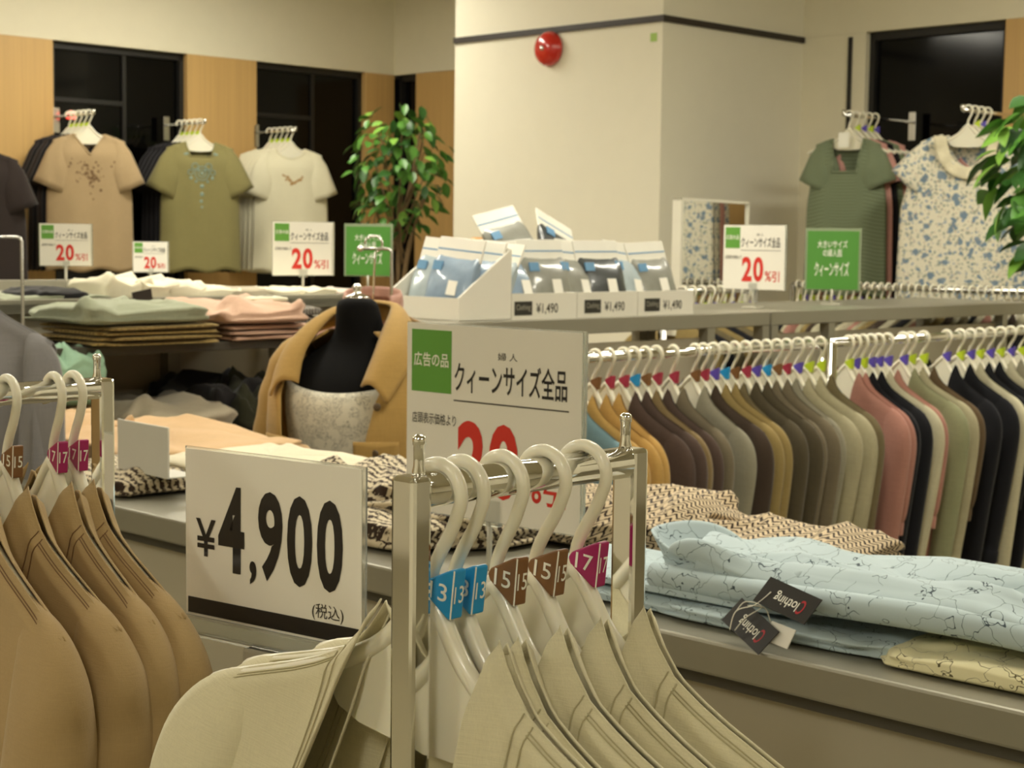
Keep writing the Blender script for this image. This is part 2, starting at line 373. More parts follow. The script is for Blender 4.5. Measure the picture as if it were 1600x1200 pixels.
def jacket_parts(seed, length=.62, sleeve=.55, xol=.10, xor_=.035, thick=.022, xb=.235, nu=10, nv=22, open_=True, collar=0.0, amp=.006, cuff=False):
    """open jacket on a hanger: hanger local frame, front towards -Y; returns meshes (body, left sleeve, right sleeve, collar, seams)"""
    f1, f2, f3 = folds(seed, amp), folds(seed + 1, amp), folds(seed + 2, amp * .7)
    zh = ZN - length
    def front(side, xo):
        def fn(a, b):
            b = b ** 1.6; xt_ = XN + a * (XT - XN); xb_ = xo + a * (xb - xo)
            e = smooth(b * 2.2) if a < .5 else smooth(b * 1.6)
            z0 = zsh(xt_); x = xt_ + (xb_ - xt_) * e; z = z0 + (zh - z0) * b
            dr = smooth((z0 - z) / .16)
            y = -(.003 + .0095 * smooth((z0 - z) / .012) + thick * dr * (.55 + .45 * math.sin(math.pi * min(1, a * .8 + .2)))) + f1(x * side, z) * dr
            y -= .016 * math.exp(-a * 9) * smooth((z0 - z) / .05) * (1 - .5 * b)
            if a > .999: y = 0.0
            return (x * side, y, z)
        return fn
    body = MB()
    body.grid(front(1, xor_), nu, nv, flip=True); body.grid(front(-1, xol), nu, nv)
    def back(a, b):
        b = b ** 1.6; s = a * 2 - 1; x0 = s * XT
        z0 = zsh(x0) if abs(x0) > XN else ZN - .040 * math.cos(x0 / XN * math.pi / 2) ** .6
        x = x0 + (s * xb - x0) * smooth(b * 1.6); z = z0 + (zh - z0) * b; dr = smooth((z0 - z) / .14)
        y = .003 + .0085 * smooth((z0 - z) / .012) + thick * .9 * dr * (1 - s ** 6) + f2(x, z) * dr * (1 - s ** 4)
        return (x, y, z)
    body.grid(back, nu * 3, nv)
    sl = []
    for side in (-1, 1):
        zt = zsh(XT)
        O = catmull([(XT - .075, 0, zsh(XT - .075) - .006), (XT - .02, 0, zsh(XT - .02) + .002), (XT + .014, 0, zt - .014), (XT + .034, 0, zt - .05), (XT + .043, 0, zt - .11), (XT + .044, 0, zt - .26), (XT + .036, 0, zt - sleeve)], 5)
        I = catmull([(XT - .078, 0, zsh(XT - .07) - .03), (XT - .068, 0, zt - .03), (XT - .064, 0, zt - .07), (XT - .06, 0, zt - .12), (XT - .058, 0, zt - .17), (XT - .06, 0, zt - .29), (XT - .055, 0, zt - sleeve - .004)], 5)
        YR = catmull([(.003, 0, 0), (.016, 0, 0), (.026, 0, 0), (.034, 0, 0), (.038, 0, 0), (.036, 0, 0), (.034, 0, 0)], 5)
        n = 18; rr = []
        for k in range(len(O)):
            c = (O[k] + I[k]) / 2; ax = (O[k] - I[k]) / 2; yr = YR[k].x; drp = smooth((zt - c.z) / .3)
            ring = []
            for i in range(n):
                th = 2 * math.pi * i / n; p = c + ax * math.cos(th) + Vector((0, 1, 0)) * yr * math.sin(th)
                p.y += -.012 * drp + f3(p.x * 1.3 + th * .05, p.z) * .8 * smooth((k) / 8) * math.sin(th)
                p.x += f3(.3 + th * .06, p.z * 1.5) * .6 * smooth(k / 10); p.x *= side; ring.append(p)
            rr.append(ring if side > 0 else ring[::-1])
        if cuff:
            last = rr[-1]; cc = sum((Vector(p) for p in last), Vector()) / n
            rr.append([cc + (Vector(p) - cc) * 1.06 for p in last]); rr.append([cc + (Vector(p) - cc) * 1.07 + Vector((0, 0, -.035)) for p in last])
        sl.append(MB().rings(rr, False, False))
    col = None
    if collar:
        def cf(a, b):
            ang = (a - .5) * 2; th = ang * 2.35           # around the neck from front to front
            x = math.sin(th) * (XN + .006 + .012 * math.sin(b * math.pi)); y0 = math.cos(th)
            y = y0 * .03 - .004
            z = ZN + .004 + .012 * math.cos(th)
            if b < .5: z += collar * .55 * (b * 2); x *= 1 + .06 * b; 
            else:
                q = (b - .5) * 2; z += collar * .55 - collar * q * (.9 + .5 * max(0, -y0)); x *= 1.03 + .2 * q; y += .02 * q * (1 if y0 > 0 else -1.0) 
            return (x, y, z)
        col = MB().grid(cf, 26, 8)
    seams = MB()
    def along(fn, a0, n=40, b0=0.02, b1=.98, dy=-.0018):
        return [Vector(fn(a0, b0 + (b1 - b0) * i / n)) + Vector((0, dy, 0)) for i in range(n + 1)]
    for side, xo in ((1, xor_), (-1, xol)):
        fn = front(side, xo)
        for a0 in (.16, .205): seams.tube(along(fn, a0), .0006, 4)
        for b0 in (.045, .055): seams.tube([Vector(fn(.2 + .75 * i / 16, b0)) + Vector((0, -.0018, 0)) for i in range(17)], .0006, 4)
    return body, sl[0], sl[1], col, seams
JP = {}
def jacket_proto(key, **kw):
    b, s0, s1, col, seams = jacket_parts(**kw)
    JP[key] = (b.mesh('body', None, True), s0.mesh('sleeve', None, True), s1.mesh('sleeve', None, True), col.mesh('collar', None, True) if col else None, seams.mesh('topstitching', None, True))
    for me in JP[key]:
        if me: me.materials.append(CARD)
def jacket(key, mat, M, name='jacket', seam_mat=None, solid=.0014, lean=0.0):
    root = empty(name); root.matrix_world = M
    bo, s0, s1, col, se = JP[key]
    for nm, me in (('body', bo), ('sleeve', s0), ('sleeve', s1), ('collar', col), ('topstitching', se if seam_mat else None)):
        if me is None: continue
        o = link(nm, me, root, solid=0 if nm == 'topstitching' else solid); set_mat(o, seam_mat if nm == 'topstitching' else mat)
    return root
# ---- plastic hanger
def hanger_meshes():
    hk = []
    zc, rad = -.0040, .0192
    for i in range(25):
        th = R_(212 - 232 * i / 24); hk.append((rad * math.cos(th), 0, zc + rad * math.sin(th)))
    tail = catmull([(rad * math.cos(R_(-20)), 0, zc + rad * math.sin(R_(-20))), (.0135, 0, -.0245), (.006, 0, -.040), (.001, 0, -.054), (0, 0, -.070)], 4)
    hook = MB().tube(hk + [tuple(p) for p in tail[1:]], .0044, 10)
    body = MB()
    arm = catmull([(0, 0, -.068), (.014, 0, -.082), (.036, 0, -.108), (.07, 0, -.130), (.12, 0, -.152), (.185, 0, -.177), (.196, 0, -.186)], 4)
    for s in (1, -1): body.tube([(p.x * s, p.y, p.z) for p in arm], [.0062] * 10 + [.0068] * (len(arm) - 10), 10)
    web = [(0, -.064), (.012, -.076), (.034, -.104), (.066, -.127), (.082, -.137), (.080, -.150), (.070, -.161), (.05, -.167), (0, -.170)]
    poly = web + [(-x, z) for x, z in web[1:-1]][::-1]
    plate = MB().prism(poly, -.0022, .0022)
    tri = [(.002, .0155), (.002, -.0155), (-.001, -.0158), (-.0215, -.0042), (-.0238, 0), (-.0215, .0042), (-.001, .0158)]
    tg = MB().prism([(x + .022, z - .062) for x, z in tri], -.0055, .0055)
    ln = MB().box(.0234, .0242, -.0058, -.0052, -.0775, -.0465)
    return [hook.mesh('hook', PLASTIC, True), body.mesh('arms', PLASTIC, True), plate.mesh('web_plate', PLASTIC, False), tg.mesh('size_marker', PLASTIC, False), ln.mesh('marker_line', WHITEINK)]
HM = hanger_meshes()
def hanger(M, marker=None, number=None, name='clothes_hanger', small=False):
    root = empty(name); root.matrix_world = M
    link('hook', HM[0], root); link('arms', HM[1], root); link('web_plate', HM[2], root, bevel=0 if small else .001)
    if marker:
        t = link('size_marker', HM[3], root, bevel=0 if small else .0012); set_mat(t, marker)
        if number:
            link('marker_line', HM[4], t)
            lettering(number, .0050, .0195, -.0675, -.0565, WHITEINK, t, y=-.0059, offset=.005, name='number')
            Mr = Matrix.Translation((.0244, 0, 0)) @ Matrix.Rotation(R_(90), 4, 'Z')
            lettering(number, -.0042, .0042, -.0675, -.0565, WHITEINK, t, y=0, offset=.005, M=Mr, name='number')
    return root
MK = {k: plain('marker_' + k, c, .35) for k, c in (('blue', '#1f93cf'), ('brown', '#7d5530'), ('magenta', '#a3195f'), ('purple', '#5a4ab0'), ('lime', '#b9cf2c'), ('red', '#a5324a'))}
def hang_matrix(rail_pt, xdir, tilt=0.0, pitch=0.0):
    return Matrix.Translation(rail_pt) @ Matrix.Rotation(math.atan2(xdir.y, xdir.x), 4, 'Z') @ Matrix.Rotation(tilt, 4, 'Y') @ Matrix.Rotation(pitch, 4, 'X')
# ---- folded / crumpled cloth (closed, layered edges)
def cloth_lump(wx, wy, h, seed, layers=2, amp=.12, e=.38, nu=64, nv=24, bend=0.0, taper=0.0, ridge=.3):
    rnd = random.Random(seed); ph = [rnd.uniform(0, 6.28) for _ in range(10)]
    sg = lambda v, p: math.copysign(abs(v) ** p, v)
    def fn(a, b):
        th = a * 2 * math.pi; la = (b - .5) * math.pi
        cx = sg(math.cos(th), e * .7); cy = sg(math.sin(th), e * .7); cl = sg(math.cos(la), e); zz = sg(math.sin(la), e * 1.6)
        x, y, z = cx * cl, cy * cl, (zz + 1) / 2
        out = 1 + .05 * math.sin(3 * th + ph[0]) * .5 + .04 * math.sin(7 * th + ph[1]) * .5
        lay = 1 - .09 * (1 - abs(math.sin(math.pi * layers * z + .3 * math.sin(2 * th + ph[2])))) ** 2 if 0 < z < 1 else 1
        X = x * out * lay; Y = y * out * lay
        top = smooth(z * 1.4) * (1 + amp * (math.sin(5 * X + ph[3] + 2 * Y) * .6 + math.sin(9 * Y + ph[4] - 3 * X) * .35 + math.sin(13 * X + 4 * Y + ph[5]) * ridge) + taper * X)
        Z = h * z * (.72 + .28 * top if z < .5 else top) 
        nz_ = noise.noise(Vector((X * 2.2 + seed, Y * 2.2, z))) + .5 * noise.noise(Vector((X * 5 + seed, Y * 5, 3 + z * 2))); Z *= 1 + amp * 1.6 * nz_ * smooth(z * 2)
        k_ = 1 + .10 * noise.noise(Vector((math.cos(th) * 1.6 + seed, math.sin(th) * 1.6, z * 2.5))); X *= k_; Y *= k_
        Z = max(0.0005, Z)
        return (X * wx / 2, Y * wy / 2, Z)
    mb = MB(); mb.grid(fn, nu, nv, closeu=True)
    for i, v in enumerate(mb.v): mb.uv[i] = (v[0] * 10 + .3 * v[2] * 10, v[1] * 10 + v[2] * 10)
    return mb
def folded(name, loc, rz, wx, wy, h, mat, label, cat, seed, group=None, tilt=(0, 0), **kw):
    o = cloth_lump(wx, wy, h, seed, **kw).obj(name, mat, smooth=True)
    o.location = loc; o.rotation_euler = (tilt[0], tilt[1], rz); return tag(o, label, cat, group)
# ================================================================== FRONT CHROME RACK WITH CREAM JACKETS
def square_tube(mb, p, q, s, M=None):
    p, q = Vector(p), Vector(q); d = (q - p); L = d.length
    rot = d.to_track_quat('Z', 'Y').to_matrix().to_4x4(); T = Matrix.Translation(p) @ rot
    mb.box(-s / 2, s / 2, -s / 2, s / 2, 0, L, T); return mb
RAILZ = 1.297
def chrome_rack(name, end_a, end_b, label, sz=.0165):
    a, b = Vector(end_a), Vector(end_b); d = (b - a).normalized(); root = empty(name, (a.x, a.y, 0)); o = Vector((a.x, a.y, 0))
    yaw = math.atan2(d.y, d.x); root.rotation_euler = (0, 0, yaw); L = (b - a).length; z = a.z
    MB().tube([(sz / 2, 0, z), (L - sz / 2, 0, z)], .0110, 20).obj('top_rail', CHROME, root, True)
    for x in (0, L):
        MB().box(x - sz / 2, x + sz / 2, -sz / 2 - .002, sz / 2 + .002, .02, z + .0098).obj('upright', CHROME, root, bevel=.003)
        MB().lathe([(.0048, z + .009), (.0044, z + .012), (.0036, z + .015), (.0036, z + .028), (.0042, z + .0285), (.0042, z + .033), (.002, z + .0345)], 14, Matrix.Translation((x + (.006 if x == 0 else -.006), 0, 0))).obj('peg', CHROME, root, True)
        MB().box(x - .015, x + .015, -.25, .25, 0, .022).obj('foot', CHROME, root, bevel=.004)
    MB().tube([(0, 0, .25), (L, 0, .25)], .008, 12).obj('lower_rail', CHROME, root, True)
    return tag(root, label, 'clothes rack')
FA = at(643, 772, 1.0); FA.z = RAILZ
FB = Vector((at(985, 722, 1.153).x, 1.153, RAILZ)); FDIR = (FB - FA).normalized(); FX = Vector((FDIR.y, -FDIR.x, 0))
chrome_rack('clothes_rack', FA, FB, 'shiny chrome rack with square uprights holding cream linen jackets')
CREAM = fabric('cream_linen', '#cfc7a6', var=.07, weave=.35, near=True)
CREAMSEAM = plain('cream_thread', '#aba27e', .9)
jacket_proto('front_a', seed=11, length=.66, nu=22, nv=60, thick=.020, xol=.125, xor_=.040, amp=.0065)
jacket_proto('front_b', seed=21, length=.66, nu=22, nv=60, thick=.018, xol=.10, xor_=.030, amp=.0075)
jacket_proto('front_c', seed=31, length=.66, nu=22, nv=60, thick=.022, xol=.09, xor_=.055, amp=.0070)
FRONT = [(.015, 'blue', '13', 'front_a', 3, 6), (.036, 'blue', '13', 'front_b', 0, 7), (.072, 'brown', '15', 'front_c', -1, 5), (.112, 'brown', '15', 'front_b', 2, 7), (.152, 'magenta', '17', 'front_c', 4, 6)]
ordn = ['first', 'second', 'third', 'fourth', 'fifth']
for i, (t, mk, num, key, dyaw, tl) in enumerate(FRONT):
    xd = Matrix.Rotation(R_(dyaw), 3, 'Z') @ FX
    M = hang_matrix(FA + FDIR * (t + .008), xd, R_(tl))
    h = hanger(M, MK[mk], num)
    tag(h, 'white hanger with %s size %s marker, %s along the cream jackets rail' % (mk, num, ordn[i]), 'hanger', 'hangers on the front chrome rack')
    j = jacket(key, CREAM, M @ Matrix.Translation((.012, 0, 0)), 'linen_jacket', CREAMSEAM)
    tag(j, 'cream linen jacket on the %s size %s hanger, %s on the rail' % (mk, num, ordn[i]), 'jacket', 'cream jackets on the front rack')
# ================================================================== LEFT RACK WITH BROWN JACKETS
LE = at(160, 607, 1.66); LE.z = RAILZ
LA = LE - FDIR * .36
chrome_rack('clothes_rack', LA, LE, 'chrome rack with square uprights holding brown cotton jackets')
BROWN = fabric('brown_cotton', '#a68d63', var=.08, weave=.25, near=True); BROWNSEAM = plain('brown_thread', '#6b4d2f', .9)
jacket_proto('brown_a', seed=41, length=.66, nu=18, nv=46, thick=.026, xol=.06, xor_=.03, amp=.006)
jacket_proto('brown_b', seed=51, length=.66, nu=18, nv=46, thick=.024, xol=.08, xor_=.05, amp=.006)
for i, (t, mk, num, key, dyaw) in enumerate([(.033, 'magenta', '17', 'brown_a', -4), (.055, 'magenta', '17', 'brown_b', -7), (.105, 'brown', '15', 'brown_a', -3), (.150, 'brown', '15', 'brown_b', -6)]):
    xd = Matrix.Rotation(R_(dyaw), 3, 'Z') @ FX; M = hang_matrix(LE - FDIR * t, xd, R_(4))
    tag(hanger(M, MK[mk], num), 'white hanger with %s %s marker, %s from the brown jackets rack end' % (mk, num, ordn[i]), 'hanger', 'hangers on the brown jacket rack')
    tag(jacket(key, BROWN, M, 'cotton_jacket', BROWNSEAM), 'brown cotton jacket with dark stitching, %s from the peg end of its rack' % ordn[i], 'jacket', 'brown jackets on the left rack')
# ================================================================== SIGNS
def price_sign():
    a = at(290, 700, 1.66); b = at(565, 735, 1.52); d = Vector((b.x - a.x, b.y - a.y, 0)); W = d.length; ztop = a.z; H = .172
    mid = (a + b) / 2; root = empty('price_sign', (mid.x, mid.y, 0), math.atan2(d.y, d.x)); z0 = ztop - H
    c = MB().box(-W / 2, W / 2, 0, .0012, z0, ztop).obj('card', CARD, root)
    x = lambda px: -W / 2 + W * px; zz = lambda q: ztop - H * q
    lettering('¥', x(.065), x(.185), zz(.62), zz(.40), INK, root, offset=.012)
    lettering('4', x(.20), x(.355), zz(.69), zz(.19), INK, root, offset=.030)
    lettering(',', x(.385), x(.425), zz(.735), zz(.60), INK, root, offset=.02)
    for i, ch in enumerate('900'): lettering(ch, x(.435 + .165 * i), x(.575 + .165 * i), zz(.70), zz(.19), INK, root, offset=.030)
    lettering('(税込)', x(.74), x(.91), zz(.865), zz(.77), THININK, root, offset=.003)
    MB().box(-W / 2 + .004, W / 2, -.001, 0, z0 + .006, z0 + .022).obj('black_band', INK, root)
    MB().box(-W / 2 - .003, W / 2 + .003, -.005, -.002, z0 - .014, z0 + .004).box(-W / 2 - .003, W / 2 + .003, .0025, .005, z0 - .014, ztop + .002).box(-W / 2 - .003, W / 2 + .003, -.005, .005, z0 - .017, z0 - .014).obj('acrylic_sleeve', ACRYL, root)
    MB().box(-.03, .03, -.008, .012, z0 - .04, z0 - .017).obj('clip', plain('clear_clip', '#b9b5a5', .2), root, bevel=.003)
    MB().tube([(0, .002, .02), (0, .002, z0 - .03)], .006, 12).obj('pole', CHROME, root, True)
    MB().lathe([(.12, 0), (.12, .008), (.1, .015), (.012, .022)], 32).obj('base', CHROME2, root, True)
    tag(root, 'white price sign reading 4,900 yen in black, on a thin pole', 'price sign')
price_sign()
SIGN_MESH = {}
def sale_sign(loc, yaw, W, H, post, label, group=None, detail=True, base=True):
    root = empty('sale_sign', loc, yaw); z0 = post; z1 = post + H
    X = lambda q: -W / 2 + W * q; Z = lambda q: z1 - H * q
    MB().box(-W / 2, W / 2, 0, .0015, z0, z1).obj('card', CARD, root)
    MB().box(-W / 2 - .001, W / 2 + .004, .002, .005, z0 - .002, z1 + .002).box(W / 2 + .001, W / 2 + .004, -.003, .005, z0 - .002, z1 + .002).obj('acrylic_back', ACRYL, root)
    MB().box(X(.03), X(.27), -.0006, 0, Z(.36), Z(.03)).obj('green_block', GREEN, root)
    lettering('広告の品', X(.045), X(.255), Z(.225), Z(.15), WHITEINK, root, y=-.0012, offset=.012)
    lettering('婦 人', X(.54), X(.65), Z(.165), Z(.125), THININK, root)
    lettering('クィーンサイズ全品', X(.29), X(.92), Z(.345), Z(.185), INK, root, offset=.012)
    MB().box(X(.285), X(.93), -.0005, 0, Z(.395), Z(.388)).obj('rule', THININK, root)
    lettering('店頭表示価格より', X(.035), X(.30), Z(.53), Z(.47), THININK, root, offset=.004)
    lettering('2', X(.31), X(.475), Z(.88), Z(.49), RED, root, offset=.035)
    lettering('0', X(.495), X(.66), Z(.88), Z(.49), RED, root, offset=.035)
    lettering('%', X(.685), X(.79), Z(.87), Z(.71), RED, root, offset=.012)
    lettering('引', X(.80), X(.92), Z(.88), Z(.71), RED, root, offset=.014)
    MB().box(-.02 * W / .33, .02 * W / .33, -.004, .006, z0 - .006, z0 + .03 * W / .33).obj('clip', ACRYL, root)
    MB().tube([(0, .001, .005), (0, .001, post)], .004, 10).obj('post', plain('clear_clip', '#b9b5a5', .2), root, True)
    MB().box(-.03, .03, -.025, .03, 0, .006).obj('base', plain('clear_clip', '#b9b5a5', .2), root, bevel=.002)
    return tag(root, label, 'sign', group)
TZ = .98
a = at(637, 490, 2.42); b = at(912, 517, 2.20); mid = (a + b) / 2
sale_sign((mid.x, mid.y, TZ), math.atan2(b.y - a.y, b.x - a.x), Vector((b.x - a.x, b.y - a.y)).length, .272, 1.328 - .272 - TZ, 'large white sale sign with green square and red 20 percent, standing on the display table')
def green_sign(loc, yaw, W, H, post, label):
    root = empty('size_sign', loc, yaw); z0 = post; z1 = post + H; X = lambda q: -W / 2 + W * q; Z = lambda q: z1 - H * q
    MB().box(-W / 2, W / 2, 0, .002, z0, z1).obj('card', GREEND, root)
    MB().box(-W / 2 - .008, W / 2 + .008, .0025, .005, z0 - .004, z1 + .01).obj('acrylic_back', plain('acrylic_edge', '#8f9c7e', .25), root)
    lettering('大きいサイズ', X(.20), X(.78), Z(.29), Z(.16), WHITEINK, root, offset=.01)
    lettering('の婦人服', X(.31), X(.68), Z(.44), Z(.31), WHITEINK, root, offset=.005)
    lettering('クィーンサイズ', X(.15), X(.82), Z(.78), Z(.52), WHITEINK, root, offset=.012)
    MB().tube([(0, .001, .004), (0, .001, post)], .004, 10).obj('post', plain('clear_clip', '#b9b5a5', .2), root, True)
    MB().box(-.035, .035, -.025, .03, 0, .006).obj('base', plain('clear_clip', '#b9b5a5', .2), root, bevel=.002)
    return tag(root, label, 'sign')
# ================================================================== DISPLAY TABLE
TR0, TR1, TL0, TL1 = 1.538, 2.13, .30, 3.25
def table_unit(l0, l1, label):
    root = empty('display_table', rl((TR0 + TR1) / 2, (l0 + l1) / 2), R_(45)); hw = (TR1 - TR0) / 2; hl = (l1 - l0) / 2 - .002
    MB().box(-hw, hw, -hl, hl, TZ - .042, TZ).obj('table_top', GREYMETAL, root, bevel=.004)
    MB().box(-hw + .035, hw - .035, -hl + .02, hl - .02, .12, TZ - .06).obj('cabinet', GREYPANEL, root, bevel=.003)
    MB().box(-hw + .02, hw - .02, -hl + .01, hl - .01, TZ - .06, TZ - .042).obj('shadow_gap', DARKMETAL, root)
    MB().box(-hw + .05, hw - .05, -hl + .04, hl - .04, 0, .12).obj('plinth', DARKMETAL, root)
    return tag(root, label, 'table')
table_unit(TL0, 1.93, 'grey metal display table with pale blue printed shirts on it')
table_unit(1.93, TL1, 'grey metal display table with peach and striped clothes on it')
STRIPE = stripes('knit_stripe', '#cdbfa2', '#3a2c22', 6.5, 0, zig=0, duty=.55, wob=1.6)
ZIG = stripes('knit_zigzag', '#c9b595', '#33261e', 10.0, 0, zig=.9, duty=.60, wob=.6)
BLUEP = line_print('blue_line_print', '#b3c3c7', '#3f4c54', 26, .010, .5, .55)
CREAMP = line_print('cream_line_print', '#e3dcb4', '#5b5436', 26, .010, .5, .55)
PEACH = fabric('peach_cotton', '#c8a67c', var=.08)
zt = TZ
def tab(px, r, z=TZ): return rl(r, l_on(r, px), z)
# striped knits at the back of the table and around the sign
folded('striped_knit', tab(610, 1.72), R_(45), .24, .36, .052, STRIPE, 'dark striped knit top, lowest in the pile beside the price sign', 'knit top', 301, layers=2)
folded('striped_knit', tab(600, 1.78, TZ + .050), R_(38), .20, .26, .040, STRIPE, 'dark striped knit top, upper one crumpled beside the price sign', 'knit top', 302, layers=2, amp=.25)
folded('striped_knit', tab(745, 1.86), R_(50), .40, .34, .062, STRIPE, 'striped knit top lying behind the large sale sign', 'knit top', 303, layers=3, amp=.2)
folded('zigzag_knit', tab(985, 1.965), R_(47), .28, .34, .070, ZIG, 'pink and black zigzag knit top by the chrome rack upright', 'knit top', 304, layers=3, amp=.22)
folded('zigzag_knit', tab(1210, 1.985), R_(44), .25, .36, .052, ZIG, 'pink and black zigzag knit top behind the pale blue shirts', 'knit top', 305, layers=3, amp=.22)
folded('striped_knit', tab(205, 1.69), R_(42), .22, .30, .040, STRIPE, 'dark striped knit top under the white card holder', 'knit top', 306, layers=2, amp=.2)
folded('peach_shirt', tab(250, 1.95), R_(45), .40, .55, .060, PEACH, 'large peach cotton shirt folded on the far end of the table', 'shirt', 311, layers=3, amp=.16)
folded('peach_shirt', tab(90, 1.85), R_(40), .25, .30, .072, PEACH, 'rumpled peach shirt behind the brown jackets', 'shirt', 312, layers=3, amp=.3)
folded('cream_shirt', tab(420, 1.90), R_(45), .34, .36, .056, fabric('pale_cream', '#d8cfb4'), 'pale cream shirt folded behind the price sign', 'shirt', 313, layers=3)
# white card holder lying tilted on the knits
ch = empty('card_holder', tab(222, 1.64, TZ + .0405), R_(-48))
MB().box(-.09, .09, -.004, .0, 0, .092).box(-.09, .09, 0, .06, 0, .003).obj('holder', plain('frosted_card', '#c9c6bb', .35), ch, bevel=.001)
tag(ch, 'frosted white card holder leaning on striped knits on the table', 'card holder')
# pale blue printed shirts: three layers, raised collars
folded('printed_shirt', tab(1075, 1.69), R_(45), .20, .50, .022, BLUEP, 'pale blue line printed shirt at the bottom of the blue stack', 'shirt', 321, layers=2, amp=.18)
folded('printed_shirt', tab(1290, 1.70), R_(45), .22, .36, .024, BLUEP, 'pale blue line printed shirt folded under the hang tags', 'shirt', 322, layers=2, amp=.15)
folded('printed_shirt', tab(1100, 1.70, TZ + .0225), R_(47), .19, .46, .018, BLUEP, 'pale blue line printed shirt in the middle of the blue stack', 'shirt', 323, layers=2, amp=.2)
top = empty('printed_shirt', rl(1.725, 1.05, TZ + .0415), R_(45))
cloth_lump(.235, .64, .038, 331, layers=2, amp=.30, nu=96, nv=30).obj('body', BLUEP, top, True)
def collar_ring(mb, ax, c, rx, rz, depth, flare, a0, a1, n=28, m=6, lean=.3):
    def fn(a, b):
        th = R_(a0 + (a1 - a0) * a); k = 1 + flare * b
        return (c[0] + rx * k * math.cos(th), c[1] + depth * b + lean * depth * math.sin(th) * b, c[2] + rz * k * math.sin(th))
    return mb.grid(fn, n, m)
def stand_collar(a, b):
    th = a * 2 * math.pi; hgt = .008 + .013 * (1 + math.cos(th - R_(70))) + .003 * math.sin(3 * th); k = 1 + .22 * b
    return (-.045 + (.046 + .006 * math.sin(2 * th + 1)) * k * math.cos(th) + .008 * b, .272 + .060 * k * math.sin(th) + .014 * b, .022 + hgt * b)
MB().grid(stand_collar, 40, 8, closeu=True).obj('collar', BLUEP, top, True, solid=.003)
def leaf_flap(a, b):
    return (-.085 - .030 * b + .012 * math.sin(3 * a), .235 - .15 * a, .034 + .022 * math.sin(math.pi * b) * (1 - .5 * a) - .014 * b)
MB().grid(leaf_flap, 16, 8).obj('collar_leaf', BLUEP, top, True, solid=.003)
MB().rings([[(-.117 + .004 * math.sin(9 * t) + .014 * math.cos(th), -.30 + .6 * t, .012 + .016 * math.sin(th) + .006 * math.sin(5 * t)) for th in [2 * math.pi * i / 12 for i in range(12)]] for t in [k / 20 for k in range(21)]], True, True).obj('rolled_hem', BLUEP, top, True)
tag(top, 'pale blue shirt with black line flowers on top of the blue stack, collar raised', 'shirt')
folded('printed_shirt', tab(1590, 1.655), R_(48), .15, .24, .026, CREAMP, 'cream shirt with thin line print at the table edge', 'shirt', 341, layers=2, amp=.2)
# hang tags
TAGB = plain('black_tag', '#1d1a16', .4); TAGW = plain('white_tag', '#e6e2d6', .5); STRING = plain('white_string', '#d9d5c6', .8); REDC = plain('tag_red', '#a3202a', .4)
def tag_frame(P, lean, roll):
    n = (-RD * math.cos(lean) + Vector((0, 0, 1)) * math.sin(lean)).normalized(); u = -LD; v = n.cross(u) * 1.0
    if v.z < 0: v = -v
    Mx = Matrix(((u.x, -n.x, v.x, P.x), (u.y, -n.y, v.y, P.y), (u.z, -n.z, v.z, P.z), (0, 0, 0, 1)))
    return Mx @ Matrix.Rotation(roll, 4, 'Y')
def hang_tag(px, py, Y, lean, roll, wdt, hgt, dark, label):
    root = empty('hang_tag'); root.matrix_world = tag_frame(at(px, py, Y), R_(lean), R_(roll))
    MB().box(-wdt / 2, wdt / 2, -.0006, .0006, -hgt / 2, hgt / 2).obj('card', TAGB if dark else TAGW, root)
    if dark:
        lettering('C', -wdt * .34, -wdt * .24, -hgt * .22, hgt * .30, REDC, root, y=-.0009, offset=.01)
        lettering('lothing', -wdt * .23, wdt * .22, -hgt * .2, hgt * .26, WHITEINK, root, y=-.0009, offset=.0)
    else: MB().lathe([(.0005, 0), (.0022, 0), (.0022, .0004), (.0005, .0004)], 12, Matrix.Translation((-wdt * .3, -.0007, 0)) @ Matrix.Rotation(R_(90), 4, 'X')).obj('eyelet', DARKMETAL, root)
    return tag(root, label, 'tag', None)
hang_tag(1230, 938, 1.885, 42, 192, .082, .036, True, 'black hang tag with red and white lettering on the pale blue shirt')
hang_tag(1172, 978, 1.91, 35, 205, .075, .036, True, 'second black hang tag, hanging lower at the table edge')
hang_tag(1218, 992, 1.885, 30, 8, .036, .024, False, 'small white price tag tied beside the black hang tags')
P0 = at(1168, 946, 1.915)
for q, (dx, lab) in enumerate(((((1205, 925), (1180, 945), (1150, 955), (1140, 985)), 'a'), (((1168, 946), (1195, 950), (1205, 975), (1214, 988)), 'b'), (((1150, 955), (1165, 940), (1190, 948), (1165, 965), (1148, 985)), 'c'))):
    MB().tube(catmull([at(x, y, 1.905 + .004 * q) for x, y in dx], 6), .0007, 5).obj('tag_string', STRING, smooth=True)
    tag(bpy.context.scene.collection.objects[-1], 'thin white tag string looped on the pale blue shirts', 'string', 'tag strings')
